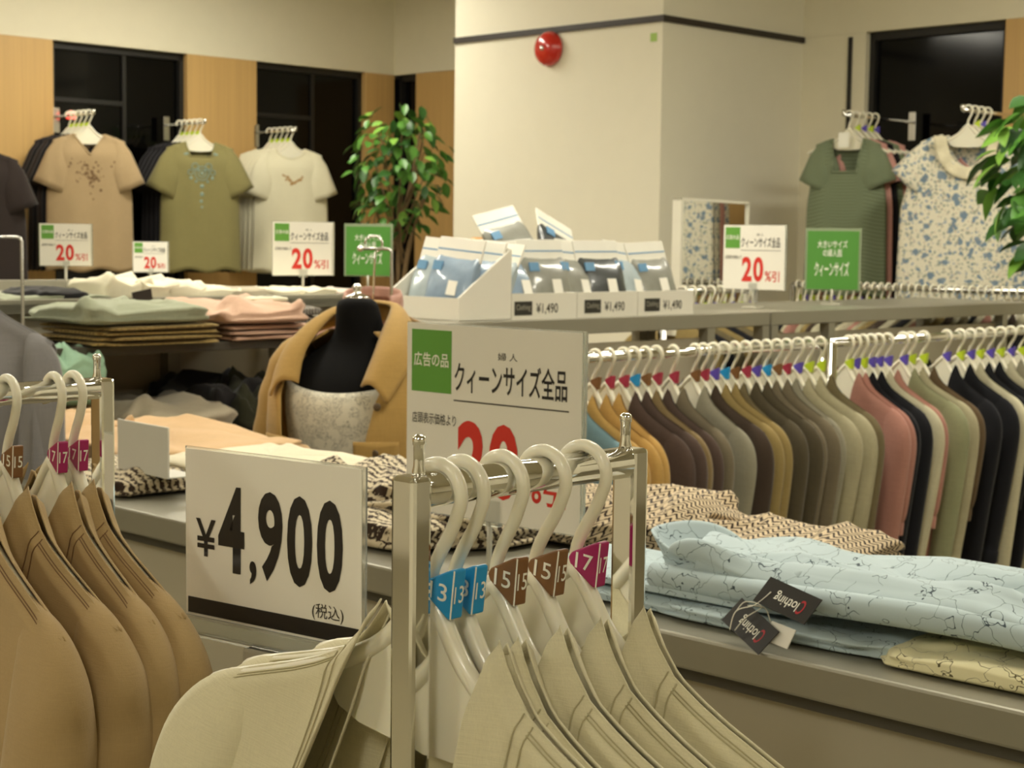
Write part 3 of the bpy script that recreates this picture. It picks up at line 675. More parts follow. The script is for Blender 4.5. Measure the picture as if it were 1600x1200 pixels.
# ================================================================== JACKET RACK BEYOND THE TABLE
JL, JZ = 2.69, 1.17
def long_rack(r0, r1, label):
    root = empty('clothes_rail', rl(r0, JL), R_(45)); L = r1 - r0
    MB().tube([(0, 0, JZ), (L, 0, JZ)], .0125, 16).obj('rail', CHROME, root, True)
    for x in (.012, L - .012):
        MB().tube([(x, 0, .03), (x, 0, JZ)], .0125, 14).obj('upright', CHROME, root, True)
        MB().box(x - .02, x + .02, -.24, .24, 0, .03).obj('foot', CHROME2, root, bevel=.004)
    return tag(root, label, 'clothes rail')
long_rack(r_on(JL, 862), r_on(JL, 1292), 'long chrome rail with brown and tan jackets behind the table')
long_rack(r_on(JL, 1298), r_on(JL, 1640), 'long chrome rail with pink, sage and black jackets')
COLS = dict(teal='#6d8a92', tan='#b18d4f', plum='#4c3d35', olivebrown='#7d6a48', graybrown='#6e6450', gray='#8b8673', darkbrown='#40342a', khaki='#8d7a4c', olive='#6b6045', darkolive='#4f4735', sage='#a49d80', pink='#a6776a', black='#17171c', cream='#bcb69a', brown='#5f4e38', sagegreen='#8b8d6c')
for k, c in COLS.items(): fabric('wool_' + k, c, var=.12, weave=.3)
for key, sd, kw in (('mid_a', 61, {}), ('mid_b', 71, {}), ('mid_c', 81, dict(cuff=True, sleeve=.46))):
    jacket_proto(key, seed=sd, length=.66, nu=8, nv=20, thick=.016, xol=.05, xor_=.03, amp=.006, **kw)
jacket_proto('mid_s', seed=91, length=.62, sleeve=.30, nu=8, nv=20, thick=.016, xol=.02, xor_=.02, amp=.006, cuff=True)
cname = dict(teal='dusty blue', tan='golden tan', plum='plum brown', olivebrown='olive brown', graybrown='grey brown', gray='warm grey', darkbrown='dark brown', khaki='khaki', olive='olive', darkolive='dark olive', sage='sage beige', pink='dusty pink', black='black', cream='cream', brown='brown', sagegreen='sage green')
LIST = [(888, 'teal', 'red', 'mid_a'), (908, 'tan', 'purple', 'mid_a'), (930, 'tan', 'brown', 'mid_b'), (952, 'tan', 'red', 'mid_a'), (974, 'plum', 'red', 'mid_b'), (990, 'plum', 'blue', 'mid_a'), (1008, 'olivebrown', 'brown', 'mid_a'), (1026, 'plum', 'red', 'mid_b'), (1052, 'graybrown', 'red', 'mid_a'), (1086, 'gray', 'brown', 'mid_b'), (1099, 'darkbrown', 'red', 'mid_a'), (1115, 'khaki', 'purple', 'mid_a'), (1131, 'khaki', 'blue', 'mid_b'), (1148, 'olive', 'brown', 'mid_a'), (1165, 'darkolive', 'red', 'mid_b'), (1181, 'darkolive', 'purple', 'mid_a'), (1198, 'graybrown', 'blue', 'mid_b'), (1214, 'graybrown', 'brown', 'mid_a'), (1229, 'gray', 'red', 'mid_b'), (1247, 'sage', 'purple', 'mid_c'), (1263, 'sage', 'lime', 'mid_c'), (1282, 'olive', 'lime', 'mid_b'),
        (1326, 'pink', 'lime', 'mid_c'), (1337, 'pink', 'purple', 'mid_s'), (1349, 'black', 'lime', 'mid_b'), (1361, 'black', 'purple', 'mid_a'), (1373, 'cream', 'purple', 'mid_c'), (1387, 'pink', 'purple', 'mid_s'), (1411, 'sagegreen', 'purple', 'mid_c'), (1423, 'sage', 'lime', 'mid_c'), (1443, 'brown', 'lime', 'mid_s'), (1479, 'black', 'purple', 'mid_b'), (1500, 'black', 'lime', 'mid_c'), (1516, 'cream', 'purple', 'mid_b'), (1531, 'black', 'lime', 'mid_s'), (1547, 'black', 'purple', 'mid_a'), (1563, 'cream', 'lime', 'mid_c'), (1579, 'gray', 'purple', 'mid_b'), (1596, 'sage', 'lime', 'mid_c'), (1615, 'black', 'lime', 'mid_c')]
rnd = random.Random(5); cnt = {}
for q_, (px, colr, mk, key) in enumerate(LIST):
    pv, nx_ = (cname[LIST[q_ - 1][1]] if q_ else 'no'), (cname[LIST[q_ + 1][1]] if q_ + 1 < len(LIST) else 'no'); near_ = 'between %s and %s jackets' % (pv, nx_) if 0 < q_ < len(LIST) - 1 else 'at the end of the rail'
    xd = Matrix.Rotation(R_(rnd.uniform(-7, 7)), 3, 'Z') @ (-LD)
    P = rl(r_on(JL, px), JL, JZ + .003); M = hang_matrix(P, xd, R_(7 + rnd.uniform(-1.5, 1.5)))
    rk = 'brown and tan rail' if px < 1295 else 'pink and black rail'
    tag(hanger(M, MK[mk], None, small=True), 'white hanger, %s marker, %s jacket, %s' % (mk, cname[colr], near_), 'hanger', 'hangers on the long rails')
    tag(jacket(key, MATS['wool_' + colr], M @ Matrix.Diagonal((1, .75, 1, 1)), 'hanging_jacket', solid=0), '%s jacket on a %s marked hanger, %s' % (cname[colr], mk, near_), 'jacket', 'jackets on the long rails')
# ================================================================== GREY FIXTURE WITH TROUSER BINS
XL, XZ, XD = 3.182, 1.232, .55
def frame_unit(r0, r1, label):
    root = empty('display_fixture', rl((r0 + r1) / 2, XL + XD / 2), R_(45)); h = (r1 - r0) / 2 - .004; d = XD / 2
    MB().box(-h, h, -d, d, XZ - .045, XZ).obj('top_board', GREYMETAL, root, bevel=.003)
    for x in (-h + .02, h - .02, -h + .34 if h > .5 else h - .03, h - .30):
        MB().box(x - .018, x + .018, -d, -d + .036, 0, XZ - .045).obj('post', GREYMETAL, root)
    for x in (-h + .02, h - .02): MB().box(x - .018, x + .018, d - .036, d, 0, XZ - .045).obj('post', GREYMETAL, root)
    MB().box(-h + .04, h - .32, -d + .03, -d + .04, .1, XZ - .075).obj('panel', GREYPANEL, root)
    MB().box(-h, h, -d, d, .05, .1).obj('bottom_board', GREYMETAL, root)
    for x in (-h + .02, h - .02): MB().box(x - .02, x + .02, -d, d, 0, .05).obj('foot', DARKMETAL, root)
    return tag(root, label, 'shelf fixture')
rA = r_on(XL, 700); rM = r_on(XL, 1203)
frame_unit(2.88, rM, 'grey metal display fixture carrying the white trouser bins')
frame_unit(rM, r_on(XL, 1600) + .15, 'grey metal display fixture standing before the far hanger row')
BL = XL + .03; BZ = XZ
rb0 = r_on(BL, 715); rb1 = r_on(BL, 797); rb2 = r_on(BL, 1082)
LBL = plain('label_black', '#26241c', .5)
def rlbox(mb, r0, r1, l0, l1, z0, z1): return mb.box(r0, r1, l0, l1, z0, z1)
# end bin facing the aisle on the left
bA = empty('display_bin', rl(rb0, BL, BZ), R_(45)); dA = rb1 - rb0
poly = [(0, 0), (dA, 0), (dA, .195), (0, .062)]
MB().prism(poly, 0, .006).obj('side_panel', CARDBIN, bA); MB().prism(poly, .294, .30).obj('side_panel', CARDBIN, bA)
MB().box(0, .006, .006, .294, 0, .062).obj('front_lip', CARDBIN, bA); MB().box(0, dA, 0, .30, 0, .004).obj('bottom', CARDBIN, bA); MB().box(dA - .006, dA, .006, .294, 0, .195).obj('back_panel', CARDBIN, bA)
tag(bA, 'white slant-sided display bin holding bagged blue jeans', 'display bin')
# three bins along the fixture front
nb = 3; wB = (rb2 - rb1) / nb
for i in range(nb):
    rt = empty('display_bin', rl(rb1 + .003 + wB * i, BL, BZ), R_(45)); wv = wB - .004
    MB().box(0, wv, 0, .006, 0, .072).obj('front_lip', CARDBIN, rt); MB().box(0, wv, .006, .30, 0, .004).obj('bottom', CARDBIN, rt)
    MB().box(0, .004, .006, .30, .004, .072).obj('side_panel', CARDBIN, rt); MB().box(wv - .004, wv, .006, .30, .004, .072).obj('side_panel', CARDBIN, rt); MB().box(0, wv, .294, .30, .004, .15).obj('back_panel', CARDBIN, rt)
    lb = MB().box(.01 if i == 0 else .03, .078 if i == 0 else .098, -.0015, 0, .012, .050).obj('brand_label', LBL, rt)
    x0 = .01 if i == 0 else .03
    lettering('Clothing', x0 + .006, x0 + .06, .022, .042, plain('pale_ink', '#a8a493', .5), lb, y=-.002)
    lettering('¥1,490', x0 + .085, min(wv - .006, x0 + .172), .012, .044, THININK, rt, y=-.0006, offset=.012)
    tag(rt, 'white display bin with 1,490 yen price label, %s' % ['next to the slanted side panel', 'between two matching bins', 'beside the standing mirror'][i], 'display bin', 'priced trouser bins')
DEN = {k: plain('bagged_' + k, c, .28, var=.25, scale=30, bump=.6, bscale=25, Coat_Weight=.5) for k, c in (('blue', '#8498ac'), ('grey', '#85857c'), ('black', '#3b3f40'), ('pale', '#a3b0b5'))}
POUCHW = plain('bag_white', '#e9e6da', .25, Coat_Weight=.4); BAGBLUE = plain('bag_blue', '#5f8fb5', .4)
def bag_meshes():
    def fn(a, b):
        th = a * 2 * math.pi; q = b; wv = .088 * (1 - .04 * q); dd = .020 * (math.sin(math.pi * min(1, q * .96 + .04)) ** .5) + .0015
        sg = lambda v, p: math.copysign(abs(v) ** p, v)
        return (wv * sg(math.cos(th), .35), dd * sg(math.sin(th), .7) + .002 * math.sin(9 * q + 5 * th), .17 * q)
    po = MB().grid(fn, 24, 8, closeu=True)
    he = MB().box(-.086, .086, -.003, .003, .158, .222)
    bl = MB().box(-.084, .084, -.0036, .0036, .186, .190)
    lo = MB().box(-.07, -.035, -.0215, -.018, .125, .150)
    pt = MB().box(.005, .04, -.0228, -.020, .06, .10)
    return po.mesh('pouch', CARD, True), he.mesh('header', POUCHW), bl.mesh('seal_line', BAGBLUE), lo.mesh('logo', BAGBLUE), pt.mesh('price_sticker', CARD)
BG = bag_meshes()
def bag(P, yaw, lean, roll, colr, where, group):
    root = empty('bagged_trousers'); root.matrix_world = Matrix.Translation(P) @ Matrix.Rotation(yaw, 4, 'Z') @ Matrix.Rotation(roll, 4, 'Y') @ Matrix.Rotation(lean, 4, 'X')
    o = link('pouch', BG[0], root); set_mat(o, DEN[colr]); link('header', BG[1], root, bevel=.001); link('seal_line', BG[2], root); link('logo', BG[3], root); link('price_sticker', BG[4], root)
    return tag(root, '%s trousers in a white topped bag, %s' % (dict(blue='light blue', grey='grey', black='dark charcoal', pale='pale denim')[colr], where), 'packed trousers', group)
rnd = random.Random(3)
cc = ['blue', 'pale', 'grey', 'black', 'grey', 'grey', 'black', 'grey', 'pale', 'black', 'grey', 'black']
for i in range(12):
    r = rb1 + .10 + (rb2 - rb1 - .2) * (i // 2) / 5 + rnd.uniform(-.008, .008)
    bag(rl(r, BL + .05 + .095 * (i % 2), BZ + .006), R_(45 + rnd.uniform(-6, 6)), R_(-20 + rnd.uniform(-4, 4)), R_(rnd.uniform(-7, 7)), cc[i], 'standing in the priced bins', 'bagged trousers in the priced bins, ' + cc[i])
for i in range(5):
    bag(rl(rb0 + .04 + .030 * i, BL + .10 + .10 * (i % 2), BZ + .006), R_(-45 + rnd.uniform(-10, 10)), R_(-15 - 2 * i), R_(rnd.uniform(-5, 5)), ['blue', 'pale', 'blue', 'blue', 'pale'][i], 'standing in the slant-sided bin', 'bagged trousers in the end bin, ' + ['blue', 'pale', 'blue', 'blue', 'pale'][i])
for i, (px, z, ro) in enumerate(((835, .115, -12), (890, .105, 22))):
    bag(rl(r_on(BL + .20, px), BL + .235, BZ + z), R_(45), R_(-30), R_(ro), ['grey', 'black'][i], ['tilted on top of the bin pile beside another', 'tossed on the pile leaning the other way'][i], None)
jar = empty('storage_jar', rl(r_on(XL + .42, 752), XL + .42, BZ))
MB().lathe([(.03, 0), (.034, .01), (.034, .19), (.030, .20)], 20).obj('jar_body', plain('jar_cream', '#d8ceb0', .4), jar, True); MB().lathe([(.036, .20), (.037, .203), (.037, .22), (.03, .224), (.001, .224)], 20).obj('lid', plain('jar_lid', '#c98a34', .4), jar, True)
tag(jar, 'cream canister with orange lid behind the bagged jeans', 'canister')
# ================================================================== FAR HANGER ROW (along the back wall)
HR, HZ = 6.25, 1.265
far = empty('clothes_rail', rl(HR, l_on(HR, 1236)), R_(-45)); LL = l_on(HR, 1236) - l_on(HR, 1640)
MB().tube([(0, 0, HZ), (LL, 0, HZ)], .0125, 12).obj('rail', CHROME2, far, True)
for x in (0, LL): MB().tube([(x, 0, 0), (x, 0, HZ)], .0125, 12).obj('upright', CHROME2, far, True)
tag(far, 'low chrome rail crowded with hangers below the floral blouse', 'clothes rail')
jacket_proto('far', seed=99, length=.5, nu=5, nv=8, thick=.014, xol=.03, xor_=.03, amp=.004)
FC = ['olive', 'black', 'cream', 'pink', 'sage', 'khaki', 'darkbrown', 'cream']
for i in range(34):
    l = l_on(HR, 1236) - .03 - (LL - .06) * i / 33; M = hang_matrix(rl(HR, l, HZ + .003), Matrix.Rotation(R_(rnd.uniform(-5, 5)), 3, 'Z') @ RD)
    tag(hanger(M, MK[['lime', 'purple', 'lime', 'brown'][i % 4]], small=True), 'white hanger on the low crowded rail below the floral blouse', 'hanger', 'hangers on the far rail')
    tag(jacket('far', MATS['wool_' + FC[i % 8]], M @ Matrix.Diagonal((1, .75, 1, 1)), 'hanging_blouse', solid=0), '%s blouse on the low crowded rail by the back wall' % cname[FC[i % 8]], 'blouse', 'far rail blouses, ' + cname[FC[i % 8]])
near2 = empty('clothes_rail', rl(5.08, 4.0), R_(45))
MB().tube([(-.28, 0, HZ), (.28, 0, HZ)], .0125, 12).obj('rail', CHROME2, near2, True)
for x in (-.28, .28): MB().tube([(x, 0, 0), (x, 0, HZ)], .0125, 12).obj('upright', CHROME2, near2, True)
tag(near2, 'short chrome rail of hangers between mirror and trouser bins', 'clothes rail')
for i in range(9):
    M = hang_matrix(rl(5.08 - .23 + .057 * i, 4.0, HZ + .003), -LD)
    tag(hanger(M, MK[['purple', 'lime'][i % 2]], small=True), 'white hanger on the short rail behind the trouser bins', 'hanger', 'hangers on the short rail')
    tag(jacket('far', MATS['wool_' + ['khaki', 'black', 'olive'][i % 3]], M, 'hanging_blouse', solid=0), '%s blouse on the short rail behind the trouser bins' % cname[['khaki', 'black', 'olive'][i % 3]], 'blouse', 'short rail blouses, ' + ['khaki', 'black', 'olive'][i % 3])
# standing mirror
MP = at(1112, 380, 7.0); MP.z = 0
mir = empty('standing_mirror', MP, R_(56.0))
MIRR = plain('mirror_glass', (.85, .86, .84, 1), .02, metal=1.0, var=.0)
FRW = plain('mirror_frame_white', '#e4dfcd', .5)
zt = at(1112, 312, 7.0).z; hw = .31
MB().box(-hw, -hw + .02, -.02, .02, .3, zt).obj('frame_side', FRW, mir); MB().box(hw - .012, hw, -.02, .02, .3, zt).obj('frame_side', FRW, mir)
MB().box(-hw, hw, -.02, .02, zt - .012, zt).obj('frame_top', FRW, mir); MB().box(-hw, hw, -.02, .02, .28, .3).obj('frame_bottom', FRW, mir)
MB().box(-hw + .02, hw - .012, -.012, .012, .3, zt - .012).obj('glass', MIRR, mir)
for x in (-hw + .03, hw - .03): MB().box(x - .015, x + .015, -.18, .18, 0, .03).box(x - .012, x + .012, -.012, .012, .03, .28).obj('leg', FRW, mir)
tag(mir, 'standing mirror in a thin white frame reflecting a floral blouse', 'mirror')
# ================================================================== LEFT GONDOLA
GL, GZ = 3.86, 1.283
g = empty('shelf_gondola', rl(2.5, GL + .5), R_(45)); gr0, gr1 = .55 - 2.5, r_on(GL, 556) - 2.5
MB().box(gr0, gr1, -.5, .5, GZ - .035, GZ - .012).obj('top_board', GREYMETAL, g); MB().box(gr0, gr1, -.5, -.488, GZ - .035, GZ).obj('front_lip', GREYMETAL, g, bevel=.002)
MB().box(gr0, gr1, .488, .5, GZ - .035, GZ + .02).obj('back_lip', GREYMETAL, g, bevel=.002)
MB().box(gr1 - .012, gr1, -.488, .488, GZ - .035, GZ).obj('end_lip', GREYMETAL, g)
MB().box(gr0, gr1, -.45, -.43, .1, GZ - .035).obj('back_panel', GREYPANEL, g)
for z, y0 in ((1.183, -.86), (.945, -.86)):
    MB().box(-2.5 + .3, r_on(GL - .36, 482) - 2.5, y0, -.451, z - .022, z).obj('shelf', DARKMETAL, g, bevel=.002)
for px in (135, 300, 470):
    x = r_on(GL - .08, px) - 2.5; MB().box(x - .02, x + .02, -.49, -.452, 0, GZ - .035).obj('post', GREYMETAL, g)
MB().box(-2.2, r_on(GL - .36, 482) - 2.5, -.86, -.45, 0, .1).obj('plinth', DARKMETAL, g); MB().box(gr0, gr1, -.45, .5, 0, .1).obj('plinth', DARKMETAL, g)
tag(g, 'long grey gondola shelving unit stacked with folded shirts', 'shelf unit')
def gon(px, l, z): return rl(r_on(l, px), l, z)
S1, S0, S2 = 1.1835, .9455, GZ - .0115
GREENSH = fabric('sage_shirt', '#8d917a', var=.15); TANSH = stripes('tan_stripe', '#9a8450', '#756036', 6, 1, duty=.5, wob=1.5); PINKSH = fabric('pink_shirt', '#c19f88', var=.1); GREYST = stripes('grey_stripe', '#8e877c', '#2e2a28', 9, 0, duty=.6, wob=1.0); WHT = fabric('white_cotton', '#ddd6bc', var=.05); DK = fabric('dark_knit', '#1d1b1c'); DKG = fabric('dark_green_knit', '#343525'); BEI = fabric('beige_knit', '#aaa08a', var=.08); MINT = fabric('mint_knit', '#93b59a'); DUS = fabric('dusty_pink', '#bd978c', var=.12)
q = R_(45)
for i in range(4):
    folded('folded_shirt', gon(205, 3.60 + .0 * i, S1 + .0125 * i), q + R_(i - 2), .36, .30, .0125, TANSH, 'mustard striped folded shirt under the sage shirt, %s of four' % ['lowest', 'second', 'third', 'topmost'][i], 'shirt', 401 + i, 'mustard striped shirts', layers=1, amp=.1, nu=40, nv=12)
folded('folded_shirt', gon(185, 3.60, S1 + .0505), q, .37, .31, .050, GREENSH, 'sage green shirt folded loosely on top of the mustard stack', 'shirt', 411, layers=2, amp=.25)
for i in range(3):
    folded('folded_shirt', gon(372, 3.62, S1 + .014 * i), q + R_(2 - i), .26, .30, .014, [PINKSH, PINKSH, PINKSH][i], 'pink folded shirt in the pink stack, %s of the three flat ones' % ['lowest', 'middle', 'topmost'][i], 'shirt', 421 + i, 'pink folded shirts', layers=1, amp=.1, nu=40, nv=12)
folded('folded_shirt', gon(360, 3.62, S1 + .0425), q, .30, .32, .050, PINKSH, 'pale pink shirt lying ruffled on top of the pink stack', 'shirt', 431, layers=2, amp=.3)
for i in range(3): folded('folded_shirt', gon(440, 3.70, S1 + .026 * i), q + R_(5), .16, .18, .026, GREYST, 'grey and black striped shirt behind the tan jacket, %s of three' % ['lowest', 'middle', 'topmost'][i], 'shirt', 441 + i, 'grey striped shirts', layers=2, amp=.15, nu=40, nv=12)
folded('folded_shirt', gon(230, 3.62, S0), q, .34, .36, .09, BEI, 'beige knit folded on the lower gondola shelf', 'knitwear', 451, layers=2, amp=.15)
folded('folded_shirt', gon(345, 3.70, S0), q, .30, .34, .12, DK, 'black knit folded on the lower gondola shelf', 'knitwear', 452, layers=2, amp=.2)
folded('folded_shirt', gon(395, 3.58, S0), q, .22, .2, .11, DKG, 'dark green knit beside the black knit', 'knitwear', 453, layers=2, amp=.25)
folded('folded_shirt', gon(95, 3.55, S0), q, .14, .2, .10, fabric('tan_knit', '#a08a62'), 'tan knit under the mint shirts near the shelf post', 'knitwear', 454, layers=3)
folded('folded_shirt', gon(95, 3.55, S0 + .10), q, .14, .2, .13, MINT, 'mint green shirts pile near the shelf post', 'shirt', 455, layers=4)
# goods on the gondola top
for i, (px, wv, h, m, lab) in enumerate(((25, .2, .02, GREENSH, 'dark sage shirt flat on the gondola top'), (70, .16, .035, DK, 'black folded knit on the gondola top'), (120, .12, .02, GREENSH, 'sage shirt under the sale sign base'), (172, .17, .060, WHT, 'white folded shirt, tallest of the white pile'), (222, .15, .055, WHT, 'white folded shirt in the middle of the white pile'), (262, .15, .050, WHT, 'white folded shirt with soft crease beside the black tag'), (310, .18, .035, WHT, 'flat white shirt beyond the white pile'), (362, .16, .032, BEI, 'beige shirt between white shirts on the gondola top'), (412, .16, .028, WHT, 'white shirt by the foot of the sale sign'), (470, .14, .028, WHT, 'thin white shirt beside the sale sign post'), (520, .12, .022, fabric('pale_lilac', '#c9bcae'), 'pale lilac top at the gondola corner'))):
    folded('folded_shirt', gon(px, GL + .13, S2), q + R_((i * 7) % 11 - 5), wv, .20, h, m, lab, 'shirt', 470 + i, None, layers=2, amp=.2, nu=40, nv=14)
bt = empty('hang_tag'); bt.matrix_world = Matrix.Translation(gon(222, GL - .012, GZ - .008)) @ Matrix.Rotation(R_(45), 4, 'Z') @ Matrix.Rotation(R_(-10), 4, 'Y')
MB().box(-.03, .03, -.001, .001, -.02, .028).obj('card', TAGB, bt); tag(bt, 'black hang tag dangling over the gondola lip', 'tag')
ivory = folded('folded_shirt', gon(415, 3.62, S1 + .0925), q, .12, .045, .014, WHT, 'ivory strip of cloth lying across the striped shirts', 'cloth', 489, layers=1, nu=30, nv=10)
# small signs on the gondola and fixtures
def sgn(px0, px1, py0, py1, Y, yaw, basez, label):
    m = at((px0 + px1) / 2, py1, Y); t = at((px0 + px1) / 2, py0, Y); H = t.z - m.z; W = H * 1.24
    return sale_sign((m.x, m.y, basez), yaw, W, H, m.z - basez, label)
def sgp(px0, px1, py0, py1, l, yaw, basez, label):
    p = rl(r_on(l, (px0 + px1) / 2), l); return sgn(px0, px1, py0, py1, p.y, yaw, basez, label)
sgp(68, 138, 350, 415, GL + .20, R_(30), S2, 'white sale sign with red 20 percent before the beige tee')
sgp(430, 517, 347, 430, GL + .17, R_(32), S2, 'white sale sign with red 20 percent before the white tee')
p = rl(r_on(GL + .72, 236), GL + .72)
sgn(211, 260, 378, 425, p.y, R_(38), S2, 'smallest white sale sign, between the beige and olive tees')
p = rl(r_on(GL + .58, 573), GL + .58)
m_, t_ = at(573, 430, p.y), at(573, 354, p.y)
sgt = empty('side_shelf', (p.x, p.y, 0), R_(45)); MB().box(-.12, .12, -.1, .1, S2 - .03, S2).obj('board', GREYMETAL, sgt); MB().box(-.03, .03, -.03, .03, .02, S2 - .03).obj('post', GREYMETAL, sgt); MB().box(-.12, .12, -.1, .1, 0, .02).obj('base', DARKMETAL, sgt); tag(sgt, 'small grey sign stand by the ficus tree', 'stand')
green_sign((p.x, p.y, S2), R_(-18), .165, t_.z - m_.z, m_.z - S2, 'green size sign with white lettering before the ficus tree')
p = rl(r_on(XL + .2, 1174), XL + .2); m_, t_ = at(1174, 452, p.y), at(1174, 352, p.y)
sale_sign((p.x, p.y, XZ), R_(-38), (t_.z - m_.z) * 1.1, t_.z - m_.z, m_.z - XZ, 'white sale sign with red 20 percent beside the standing mirror')
p = rl(r_on(XL + .25, 1297), XL + .25); m_, t_ = at(1297, 452, p.y), at(1297, 361, p.y)
green_sign((p.x, p.y, XZ), R_(-20), (t_.z - m_.z) * .88, t_.z - m_.z, m_.z - XZ, 'green size sign with white lettering before the green knit top')
# ================================================================== MANNEQUIN WITH TAN JACKET
mq = at(561, 560, 3.72); MQ = Vector((mq.x, mq.y, 0)); YAWM = R_(-26)
BLK = fabric('black_jersey', '#050404', var=.1, sheen=0)
man = empty('dress_form', MQ, YAWM)
def ell(z, rx, ry, cy=0, n=32): return [(rx * math.cos(2 * math.pi * i / n), cy + ry * math.sin(2 * math.pi * i / n), z) for i in range(n)]
MB().rings([ell(.72, .15, .10), ell(.80, .165, .11), ell(.92, .14, .095), ell(1.02, .155, .11, -.01), ell(1.10, .168, .115, -.012), ell(1.15, .165, .10, 0), ell(1.185, .14, .08, .01), ell(1.205, .095, .066, .012), ell(1.225, .066, .058, .008), ell(1.25, .054, .054, .002), ell(1.285, .049, .052, -.006), ell(1.312, .045, .047, -.010), ell(1.318, .02, .02, -.01)]).obj('torso', BLK, man, True, sub=1)
MB().lathe([(.028, 1.314), (.028, 1.320), (.01, 1.326), (.008, 1.336), (.012, 1.341), (.006, 1.348)], 18, Matrix.Translation((0, -.01, 0))).obj('neck_cap', CHROME, man, True)
MB().tube([(0, 0, .02), (0, 0, .74)], .014, 12).obj('pole', CHROME, man, True); MB().lathe([(.15, 0), (.15, .01), (.12, .02), (.015, .03)], 32).obj('base', CHROME2, man, True)
tag(man, 'black jersey dress form with narrow neck and chrome cap', 'dress form')
WB = line_print('white_lace', '#d6d0bd', '#8f8a7c', 70, .05, .6, .45)
bl = empty('white_blouse', MQ, YAWM)
MB().rings([ell(.70, .175, .125), ell(.80, .178, .125), ell(.92, .158, .112), ell(1.02, .168, .122, -.01), ell(1.09, .176, .124, -.012)] + [[(.178 * math.cos(t), .112 * math.sin(t) - .006, 1.125 + (.028 * abs(math.cos(t)) ** 2 - .014 * max(0, -math.sin(t)))) for t in [2 * math.pi * i / 32 for i in range(32)]]], False, False).obj('body', WB, bl, True, solid=.002, sub=1)
tag(bl, 'white lacy blouse worn by the black dress form', 'blouse')
TANJ = fabric('tan_twill', '#a8874d', var=.1, weave=.3); BTN = plain('dark_button', '#54422a', .35)
jk = empty('tan_jacket', MQ, YAWM)
fj = folds(77, .008, 26)
ROWS = [(1.243, .078, .066, .01), (1.232, .10, .075, .012), (1.215, .135, .09, .014), (1.19, .178, .105, .01), (1.155, .203, .125, 0), (1.10, .212, .145, -.012), (1.02, .213, .155, -.015), (.94, .210, .155, -.01), (.85, .212, .155, -.008), (.74, .215, .155, 0), (.66, .218, .156, 0)]
def jrow(b):
    k = b * (len(ROWS) - 1); i = min(int(k), len(ROWS) - 2); t = k - i; return [ROWS[i][j] + (ROWS[i + 1][j] - ROWS[i][j]) * t for j in range(4)]
def jbody(a, b):
    z, rx, ry, cy = jrow(b); half = 48 - 22 * smooth((b - .15) * 1.6)
    th = R_(-90 + half) + a * R_(360 - 2 * half); x = rx * math.cos(th); y = cy + ry * math.sin(th)
    dz = smooth((1.15 - z) / .2); k = 1 + fj(th * .16, z) / .2 * dz
    return (x * k, y * k, z)
MB().grid(jbody, 56, 34).obj('body', TANJ, jk, True, solid=.004)
for sd in (-1, 1):
    pts = catmull([(sd * .130, .004, 1.190), (sd * .168, 0, 1.160), (sd * .196, -.008, 1.08), (sd * .208, -.022, .96), (sd * .212, -.042, .84), (sd * .21, -.065, .70)], 5)
    MB().tube(pts, [.030, .040, .048, .052, .054] + [.055 + .002 * math.sin(k * 1.7) for k in range(len(pts) - 5)], 18, False).obj('sleeve', TANJ, jk, True, solid=.003)
CI = catmull([(0, .072, 1.302), (.045, .058, 1.298), (.068, .018, 1.282), (.080, -.035, 1.245), (.088, -.085, 1.195), (.080, -.122, 1.130)], 6)
CO = catmull([(0, .112, 1.262), (.075, .095, 1.255), (.128, .040, 1.238), (.158, -.020, 1.208), (.168, -.075, 1.165), (.150, -.130, 1.098)], 6)
def jcol(a, b):
    s = (a - .5) * 2; k = abs(s) * (len(CI) - 1); i = min(int(k), len(CI) - 2); t = k - i
    p = CI[i].lerp(CI[i + 1], t).lerp(CO[i].lerp(CO[i + 1], t), b); p = p.copy(); p.z += .020 * math.sin(math.pi * min(1, b * 1.1)); p.y -= .012 * math.sin(math.pi * b) * smooth(abs(s) * 1.5); p.x *= 1 + .04 * math.sin(math.pi * b)
    if s < 0: p.x = -p.x
    return p
MB().grid(jcol, 44, 8).obj('collar', TANJ, jk, True, solid=.005)
def on_front(x, z, d=.004):
    # nearest body point in front at (x, z)
    k = max(i for i in range(len(ROWS) - 1) if ROWS[i][0] >= z); t = (ROWS[k][0] - z) / (ROWS[k][0] - ROWS[k + 1][0]); rx, ry, cy = [ROWS[k][j] + (ROWS[k + 1][j] - ROWS[k][j]) * t for j in (1, 2, 3)]; return Vector((x, cy - ry * math.sqrt(max(0.05, 1 - (x / rx) ** 2)) - d, z))
for sd in (-1, 1):
    def pf(a, b, sd=sd):
        x = sd * (.085 + .085 * a); z = 1.015 - (.045 + .018 * math.sin(math.pi * a)) * b; return on_front(x, z, .007 + .004 * math.sin(math.pi * a) * b)
    fl = MB().grid(pf, 10, 5).obj('pocket_flap', TANJ, jk, True, solid=.004)
    c0 = on_front(sd * .128, .968, .014)
    MB().lathe([(.009, 0), (.009, .003), (.004, .004), (.001, .003)], 14, Matrix.Translation(c0) @ Matrix.Rotation(R_(90), 4, 'X')).obj('button', BTN, fl, True)
for z in (1.09, .99, .89, .80):
    c0 = on_front(.130, z, .010); MB().lathe([(.009, 0), (.009, .003), (.004, .004), (.001, .003)], 14, Matrix.Translation(c0) @ Matrix.Rotation(R_(90), 4, 'X')).obj('button', BTN, jk, True)
tag(jk, 'open tan twill jacket with wide collar and flap pockets on the dress form', 'jacket')
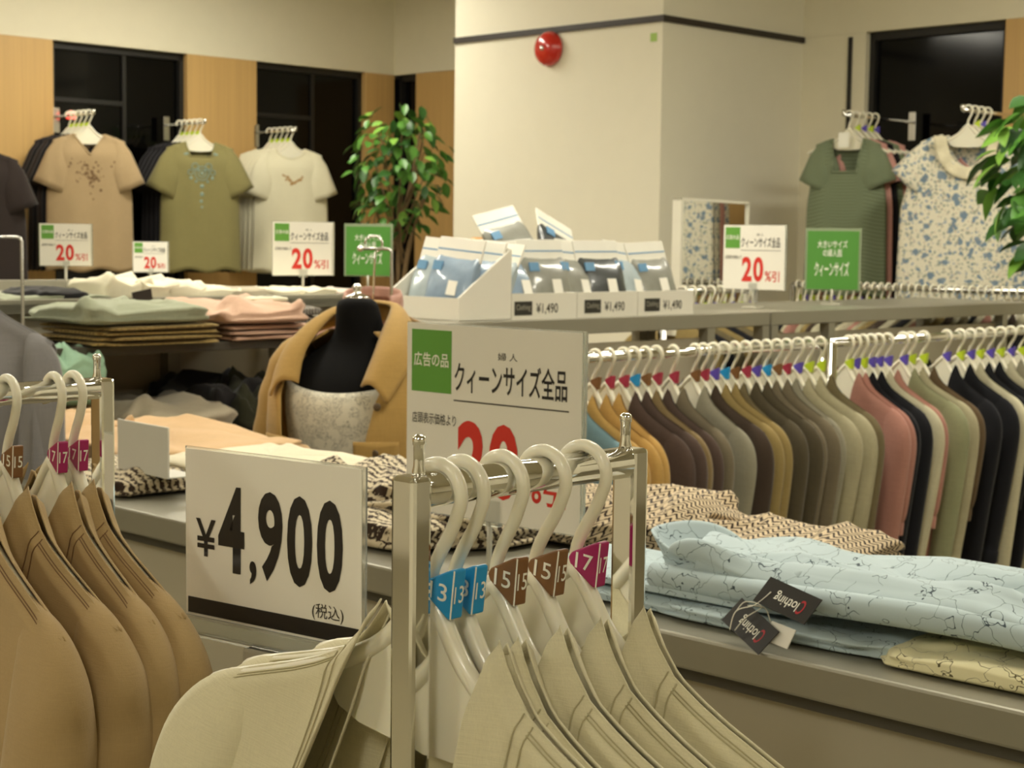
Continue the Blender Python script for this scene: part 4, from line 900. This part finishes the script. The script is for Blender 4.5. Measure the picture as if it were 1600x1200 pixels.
# ================================================================== DISPLAY STANDS WITH HANGING GARMENTS
def stand(px, pyt, Y, arm, label):
    t = at(px, pyt, Y); root = empty('garment_stand', (t.x, t.y, 0)); z = t.z
    MB().tube([(0, 0, .02), (0, 0, z - .008), (-.004, 0, z - .002), (-.012, 0, z), (-arm, 0, z)], .004, 8).obj('bent_bar', CHROME2, root, True)
    MB().lathe([(.1, 0), (.1, .008), (.08, .015), (.01, .02)], 24).obj('base', CHROME2, root, True)
    MB().lathe([(.001, -.008), (.008, -.004), (.008, .004), (.001, .008)], 12, Matrix.Translation((-arm, 0, z))).obj('end_ball', CHROME, root, True)
    return tag(root, label, 'garment stand'), Vector((t.x - arm, t.y, z))
_, e = stand(612, 389, 4.0, .075, 'thin chrome bar stand with bent arm behind the dress form')
DUSTP = fabric('dusty_pink_blouse', '#b98f80', var=.12)
jacket_proto('soft', seed=111, length=.45, sleeve=.4, nu=14, nv=26, thick=.05, xol=.04, xor_=.04, amp=.014, collar=.05)
M = Matrix.Translation(Vector((e.x + .03, e.y + .02, e.z - .055))) @ Matrix.Rotation(R_(-12), 4, 'Z')
hk = empty('metal_hanger'); hk.matrix_world = M
MB().tube([(.0, 0, -.09)] + [(.0, 0, -.05)] + [(.022 * math.cos(R_(t)), 0, .066 + .02 * math.sin(R_(t))) for t in range(-80, 200, 20)], .0028, 8).obj('hook', CHROME, hk, True)
MB().tube(catmull([(-.19, 0, -.165), (-.1, 0, -.115), (0, 0, -.085), (.1, 0, -.115), (.19, 0, -.165)], 5), .005, 8).obj('arms', plain('wood_hanger', '#9a7a4c', .4), hk, True)
tag(hk, 'chrome hook hanger on the bent bar stand', 'hanger')
tag(jacket('soft', DUSTP, M, 'hanging_blouse'), 'dusty pink blouse hanging behind the dress form', 'blouse')
_, e2 = stand(34, 371, 3.75, .10, 'thin chrome bar stand with bent arm by the grey cardigan')
GREYC = fabric('grey_cardigan', '#7f7c7c', var=.08)
jacket_proto('cardi', seed=121, length=.6, sleeve=.5, nu=14, nv=30, thick=.07, xol=.03, xor_=.03, amp=.024)
pc = at(-52, 388, 3.3); M = Matrix.Translation(pc) @ Matrix.Rotation(R_(-25), 4, 'Z')
cs = empty('garment_stand', (pc.x, pc.y, 0)); MB().tube([(0, .03, .02), (0, .03, pc.z + .006), (0, -.03, pc.z + .006)], .006, 8).obj('bent_bar', CHROME2, cs, True); MB().lathe([(.12, 0), (.12, .008), (.1, .015), (.01, .02)], 24).obj('base', CHROME2, cs, True); tag(cs, 'chrome stand carrying the grey cardigan', 'garment stand')
tag(hanger(M @ Matrix.Diagonal((.85, 1, .95, 1))), 'white hanger inside the grey cardigan', 'hanger'); tag(jacket('cardi', GREYC, M, 'cardigan'), 'soft grey cardigan hanging beside the gondola', 'cardigan')
# ================================================================== TEES ON WALL ARMS
TN = -.112
def tee_meshes(seed, wb=.235, xt=.19, xn=.085, length=.74, vdepth=.10, vee=False, sl_len=.23, sl_ang=66, thick=.045, amp=.008, square=False):
    f1, f2 = folds(seed, amp, 26), folds(seed + 1, amp, 26); zh = TN - length
    def ztop(x, dep):
        ax = abs(x)
        if ax < xn:
            q = ax / xn; return TN - dep * ((1 - q) if vee else (1 if square and q < .8 else math.sqrt(max(0, 1 - q * q))))
        return TN - .36 * (ax - xn)
    def sheet(dep, sgn_, ff):
        def fn(a, b):
            s = a * 2 - 1; x0 = s * xt; z0 = ztop(x0, dep); z = z0 + (zh - z0) * b; e = smooth(b * 2.2); x = x0 + (s * wb * (.93 + .07 * b) - x0) * e
            dr = smooth((TN - .01 - z) / .12); y = sgn_ * (.006 + thick * dr * (1 - abs(s) ** 3)) + ff(x, z) * dr * (.3 + b) * (1 - abs(s) ** 6)
            z += .010 * math.sin(7 * s + seed) * b * b
            return (x, y, z)
        return fn
    body = MB(); body.grid(sheet(vdepth, -1, f1), 40, 30, flip=False); body.grid(sheet(.018, 1, f2), 40, 30, flip=True)
    neck = MB()
    fn = sheet(vdepth, -1, f1); i0 = int(round((1 - xn / xt) / 2 * 40)) / 40
    neck.tube([Vector(fn(i0 + (1 - 2 * i0) * i / 24, .0)) + Vector((0, -.003, -.003)) for i in range(25)], .006, 6)
    sl = []
    for sd in (-1, 1):
        d = Vector((math.cos(R_(sl_ang)), 0, -math.sin(R_(sl_ang)))); nrm = Vector((math.sin(R_(sl_ang)), 0, math.cos(R_(sl_ang)))); zt = TN - .36 * (xt - xn); rr = []
        for k in range(9):
            t = k / 8; O = Vector((xt - .05, 0, TN - .36 * (xt - .05 - xn) + .002)).lerp(Vector((xt + .012, 0, zt - .012)), min(1, t * 3)) + d * max(0, t - .2) / .8 * sl_len
            wv = .075 + .02 * t; I = O - nrm * (.03 + (wv * 2 - .03) * smooth(t * 2.2)); c = (O + I) / 2; ax = (O - I) / 2; yr = .010 + .040 * smooth(t * 1.6); ring = []
            for i in range(18):
                th = 2 * math.pi * i / 18; p = c + ax * math.cos(th) + Vector((0, yr * math.sin(th) * (1 + .15 * math.sin(5 * th + k)), 0)); p.x *= sd; ring.append(p)
            rr.append(ring if sd > 0 else ring[::-1])
        sl.append(MB().rings(rr, False, False))
    ms = [m.mesh(n, CARD, True) for m, n in ((body, 'body'), (sl[0], 'sleeve'), (sl[1], 'sleeve'), (neck, 'neckline'))]
    return ms, fn
def tee(meshes, mat, M, label, cat='shirt', group=None, neckmat=None, name='tee_shirt'):
    root = empty(name); root.matrix_world = M
    for n, me in zip(('body', 'sleeve', 'sleeve', 'neckline'), meshes):
        o = link(n, me, root, solid=.003 if n != 'neckline' else 0); set_mat(o, (neckmat or mat) if n == 'neckline' else mat)
    return tag(root, label, cat, group)
def wall_arm(P, ndir, length, label):
    root = empty('wall_arm', P, math.atan2(ndir.y, ndir.x))
    MB().box(-.008, .0, -.02, .02, -.09, .05).obj('bracket', CHROME2, root, bevel=.002)
    MB().tube([(0, 0, 0), (length, 0, 0)], .008, 10).obj('arm', CHROME, root, True); MB().tube([(length, 0, -.004), (length, 0, .022)], .008, 10).obj('end_stop', CHROME, root, True)
    return tag(root, label, 'wall arm')
LN = -LD                                  # inward from the left wall
def arm_set(px, py, n, gap, label_arm):
    """arm from the left wall whose front hanger hangs at image column px"""
    off = .34; l = LW - off; r = r_on(l, px); z = at(px, py, rl(r, l).y).z
    wall_arm(rl(r, LW, z), LN, off + .05, label_arm); return r, l, z
yaw_left = R_(20)
def tee_on_left(px, py, mats, meshes, label, front_mat, behind, warm, neckmat=None, yaw=None, nb=4):
    r, l, z = arm_set(px, py, 5, .04, 'chrome wall arm holding the ' + warm)
    for k in range(nb + 1):
        P = rl(r, l + .052 * k, z + .006); yw = (yaw if yaw is not None else yaw_left) + R_(3) * k
        M = Matrix.Translation(P) @ Matrix.Rotation(yw, 4, 'Z')
        tag(hanger(M, MK['lime'] if k else None, small=True), 'white plastic hanger on the wall arm of the ' + warm, 'hanger', 'hangers for the ' + warm)
        if k == 0: root = tee(meshes, front_mat, M, label, neckmat=neckmat)
        else: tee(meshes, behind[(k - 1) % len(behind)][0], M @ Matrix.Diagonal((1, .72, 1, 1)), '%s tee hanging behind the %s' % (behind[(k - 1) % len(behind)][1], warm), group='%s tees behind the %s' % (behind[(k - 1) % len(behind)][1], warm))
    return root
T1, F1 = tee_meshes(201, vdepth=.115, vee=True); T2, F2 = tee_meshes(211, vdepth=.085, square=True, sl_ang=62); T3, F3 = tee_meshes(221, vdepth=.06, sl_ang=68)
BEIGET = fabric('beige_tee', '#a18b69', var=.08); OLIVET = fabric('olive_tee', '#80794e', var=.08); WHITET = fabric('white_tee', '#d8d2b6', var=.04); BLACKT = fabric('black_tee', '#141216'); BROWNT = fabric('dark_brown_tee', '#2b2320'); LIMET = fabric('pale_lime_tee', '#c4c489')
def ornaments(root, fn, pts, size, mat, name, thick=.006):
    for (a, b, s) in pts:
        p = Vector(fn(a, b)); MB().lathe([(.001, 0), (size * s, 0), (size * s, thick * .6), (size * s * .6, thick), (.001, thick)], 10, Matrix.Translation(p + Vector((0, .002, 0))) @ Matrix.Rotation(R_(90), 4, 'X')).obj(name, mat, root, True)
tee_on_left(-30, 205, None, T3, 'dark brown tee with bronze beading at the neck, next to the beige tee', BROWNT, [(LIMET, 'pale lime'), (BLACKT, 'black')], 'dark brown tee', nb=2)
rnd = random.Random(9)
ro = tee_on_left(140, 178, None, T1, 'beige tee with V neck and brown floral beading, red lamp above it', BEIGET, [(BLACKT, 'black'), (BROWNT, 'dark brown')], 'beige tee')
ornaments(ro, F1, [(.5 + rnd.gauss(0, .11), max(.12, .22 + rnd.gauss(0, .07)), rnd.uniform(.4, 1)) for _ in range(80)], .009, fabric('brown_beads', '#6b543a'), 'bead', .005)
MB().box(-.022, .022, .030, .032, -.165, -.115).obj('neck_label', WHITEINK, ro)
ro = tee_on_left(312, 192, None, T2, 'olive green tee with turquoise stone motif', OLIVET, [(BLACKT, 'black')], 'olive tee')
TQ = plain('turquoise_stone', '#7f968c', .4)
def ringorn(a, b, rad):
    p = Vector(F2(a, b)); MB().tube([p + Vector((rad * math.cos(t), -.003, rad * math.sin(t))) for t in [2 * math.pi * i / 16 for i in range(17)]], .003, 5).obj('motif_ring', TQ, ro, True)
for a, b, s in ((.5, .15, .022), (.5, .15, .040), (.40, .09, .018), (.60, .09, .018), (.34, .14, .014), (.66, .14, .014)): ringorn(a, b, s)
ornaments(ro, F2, [(.30, .05, 1), (.27, .10, .8), (.35, .19, 1), (.42, .22, .8), (.58, .22, .8), (.65, .19, 1), (.70, .05, 1), (.73, .10, .8), (.5, .26, 1.2), (.5, .33, 1.2), (.49, .39, .9), (.5, .44, .7), (.45, .12, .7), (.55, .12, .7), (.5, .15, 1)], .010, TQ, 'stone')
ro = tee_on_left(452, 204, None, T3, 'white tee with brown flower band across the chest', WHITET, [(WHITET, 'white')], 'white tee')
ornaments(ro, F3, [(.36 + .28 * i / 13 + rnd.gauss(0, .008), .17 + .05 * math.sin(math.pi * i / 13) + rnd.gauss(0, .012), rnd.uniform(.5, 1.1)) for i in range(14)], .015, fabric('brown_flower', '#a8865a'), 'flower', .004)
MB().box(-.016, .016, .030, .032, -.150, -.115).obj('neck_label', plain('grey_label', '#a9a6a0', .6), ro)
# red indicator lamp by the beige tee's hangers
pz = at(112, 181, rl(r_on(LW - .05, 112), LW - .05).y)
lam = empty('warning_lamp', pz); MB().lathe([(.001, .03), (.022, .026), (.030, .01), (.030, -.015), (.02, -.02)], 16).obj('lens', emit('red_lamp', (1.0, .03, .02), 1.6), lam, True); MB().lathe([(.022, -.03), (.022, -.02), (.012, -.016)], 16).obj('socket', BLACKTRIM, lam)
MB().tube([(0, 0, -.025), tuple(LD * .09 + Vector((0, 0, -.025)))], .004, 8).obj('bracket', BLACKTRIM, lam, True)
tag(lam, 'small glowing red lamp above the beige tee', 'lamp')
# ---- back wall: green knit set and floral blouse
BN = -RD
def tee_on_back(px, py, off, yaw, meshes, front_mat, label, behind, warm, neckmat=None, nb=4, armname=None):
    r = RW - off; l = l_on(r, px); z = at(px, py, rl(r, l).y).z
    wall_arm(rl(RW, l, z), BN, off + .05, 'chrome wall arm holding the ' + warm)
    for k in range(nb + 1):
        M = Matrix.Translation(rl(r + .055 * k, l, z + .006)) @ Matrix.Rotation(yaw + R_(-2) * k, 4, 'Z')
        tag(hanger(M, MK[['purple', 'lime'][k % 2]] if k else None, small=True), 'white plastic hanger on the wall arm of the ' + warm, 'hanger', 'hangers for the ' + warm)
        if k == 0: root = tee(meshes, front_mat, M, label, neckmat=neckmat, name='blouse', cat='blouse')
        else: tee(meshes, behind[(k - 1) % len(behind)][0], M @ Matrix.Diagonal((1, .72, 1, 1)), '%s top hanging behind the %s' % (behind[(k - 1) % len(behind)][1], warm), 'blouse', '%s tops behind the %s' % (behind[(k - 1) % len(behind)][1], warm), name='blouse')
    return root
GREENK = stripes('green_knit', '#7d876c', '#6e795e', 40, 1, duty=.5, wob=.2); FLOR = floral('blue_floral', '#dcd6c0', [('#9aa090', 2.4, .34), ('#748899', 1.0, .34), ('#b9a38f', 2.8, .20), ('#8c9bab', 1.7, .22)], 24)
T4, F4 = tee_meshes(231, wb=.20, xt=.155, xn=.075, length=.74, vdepth=.16, square=True, sl_ang=66, sl_len=.17)
T5, F5 = tee_meshes(241, wb=.29, xt=.20, xn=.11, length=.74, vdepth=.15, sl_ang=46, sl_len=.16, thick=.06, amp=.012)
ro = tee_on_back(1316, 180, .55, R_(-28), T4, GREENK, 'sage green knit top with square neck and pinned tag', [(fabric('pink_blouse', '#c8958a'), 'pink'), (BLACKT, 'black'), (GREENK, 'green'), (fabric('pink_blouse', '#c8958a'), 'pink')], 'green knit top')
MB().box(-.03, .02, -.062, -.058, -.16, -.09).obj('paper_tag', WHITEINK, ro)
ro = tee_on_back(1500, 172, .62, R_(-12), T5, FLOR, 'cream blouse with blue floral print and ruffled round collar', [(FLOR, 'floral'), (fabric('pink_blouse', '#c8958a'), 'pink')], 'floral blouse', nb=3)
def ruffle(a, b):
    th = math.pi * (1 + a); rr = .085 + .055 * b; x = math.cos(th) * rr * 1.05; z = TN - .01 + math.sin(th) * (rr + .05)
    return (x, -.052 - .02 * math.sin(math.pi * a) - .008 * math.sin(40 * a) * b - .01 * b, z)
MB().grid(ruffle, 60, 5).obj('ruffle_collar', fabric('cream_lace', '#d9d0b2'), ro, True, solid=.003)
# ================================================================== FICUS TREES
LEAF = plain('ficus_leaf', '#4f8230', .38, var=.35, scale=3); LEAF2 = plain('ficus_leaf_light', '#7fae46', .38, var=.2); LEAF3 = plain('ficus_leaf_dark', '#2f5a22', .4, var=.25); BARK = plain('ficus_bark', '#7a6444', .85, var=.2, scale=40, bump=.4)
def leaf_mesh():
    mb = MB(); prof = [(0, 0), (.14, .20), (.35, .34), (.6, .33), (.82, .18), (1, 0)]
    for i, (t, wv) in enumerate(prof):
        dz = -.16 * t * t
        for s in (-1, 0, 1): mb.vert((t, s * wv * .8, dz + abs(s) * wv * .22))
    for i in range(len(prof) - 1):
        for s in (0, 1): a = i * 3 + s; mb.f.append((a, a + 3, a + 4, a + 1))
    return mb.mesh('leaf', LEAF, True)
LEAFM = leaf_mesh()
def ficus(loc, pot_h, trunk_top, crown_c, crown_r, nleaf, leaf_len, label, seed, name='ficus_tree'):
    rnd = random.Random(seed); root = empty(name, loc)
    MB().lathe([(.001, 0), (.12, 0), (.15, .02), (.165, pot_h), (.15, pot_h), (.14, pot_h - .04), (.001, pot_h - .04)], 28).obj('pot', plain('pot_brown', '#7b5a34', .5), root, True)
    top = Vector(trunk_top)
    for k in range(3):
        o = Vector((math.cos(k * 2.1) * .015, math.sin(k * 2.1) * .015, 0))
        MB().tube(catmull([o + Vector((0, 0, pot_h - .05)), o * 1.5 + Vector((.015 * (k - 1), 0, top.z * .55)), Vector((.05 * (k - 1), .03 * (k % 2), top.z)), Vector((.16 * (k - 1), .1 * ((k % 2) - .5), top.z + .35))], 6), [.018] * 8 + [.014] * 6 + [.008] * 5, 8).obj('trunk', BARK, root, True)
    cc_ = Vector(crown_c)
    for k in range(14):
        d = Vector((rnd.uniform(-1, 1), rnd.uniform(-1, 1), rnd.uniform(-.6, 1))).normalized(); e_ = cc_ + Vector((d.x * crown_r[0], d.y * crown_r[1], d.z * crown_r[2])) * .75
        MB().tube(catmull([top + Vector((rnd.uniform(-.04, .04), 0, rnd.uniform(-.1, .2))), (top + e_) / 2 + Vector((0, 0, .04)), e_], 4), .004, 5).obj('branch', BARK, root, True)
    for k in range(nleaf):
        d = Vector((rnd.gauss(0, 1), rnd.gauss(0, 1), rnd.gauss(0, 1))).normalized(); q_ = rnd.uniform(.45, 1.0) ** .6
        p = cc_ + Vector((d.x * crown_r[0], d.y * crown_r[1], d.z * crown_r[2])) * q_
        o = link('leaf', LEAFM, root); s = leaf_len * rnd.uniform(.75, 1.2); o.location = p; o.scale = (s, s, s)
        o.rotation_euler = Euler((rnd.uniform(-.6, .6), rnd.uniform(.1, 1.2), math.atan2(d.y, d.x) + rnd.uniform(-1, 1)))
        set_mat(o, rnd.choice([LEAF, LEAF, LEAF, LEAF2, LEAF3, LEAF3]))
    return tag(root, label, 'plant')
p = at(622, 400, 9.35)
ficus((p.x, p.y, 0), .40, (0, 0, 1.35), (0, 0, 1.85), (.29, .26, .37), 290, .085, 'leafy green ficus tree in a pot beside the white column', 17)
p = at(1690, 300, 5.95)
ficus((p.x, p.y, 0), .40, (0, 0, 1.25), (.0, 0, 1.72), (.33, .30, .36), 240, .12, 'dark leaved ficus tree before the floral blouse', 23)
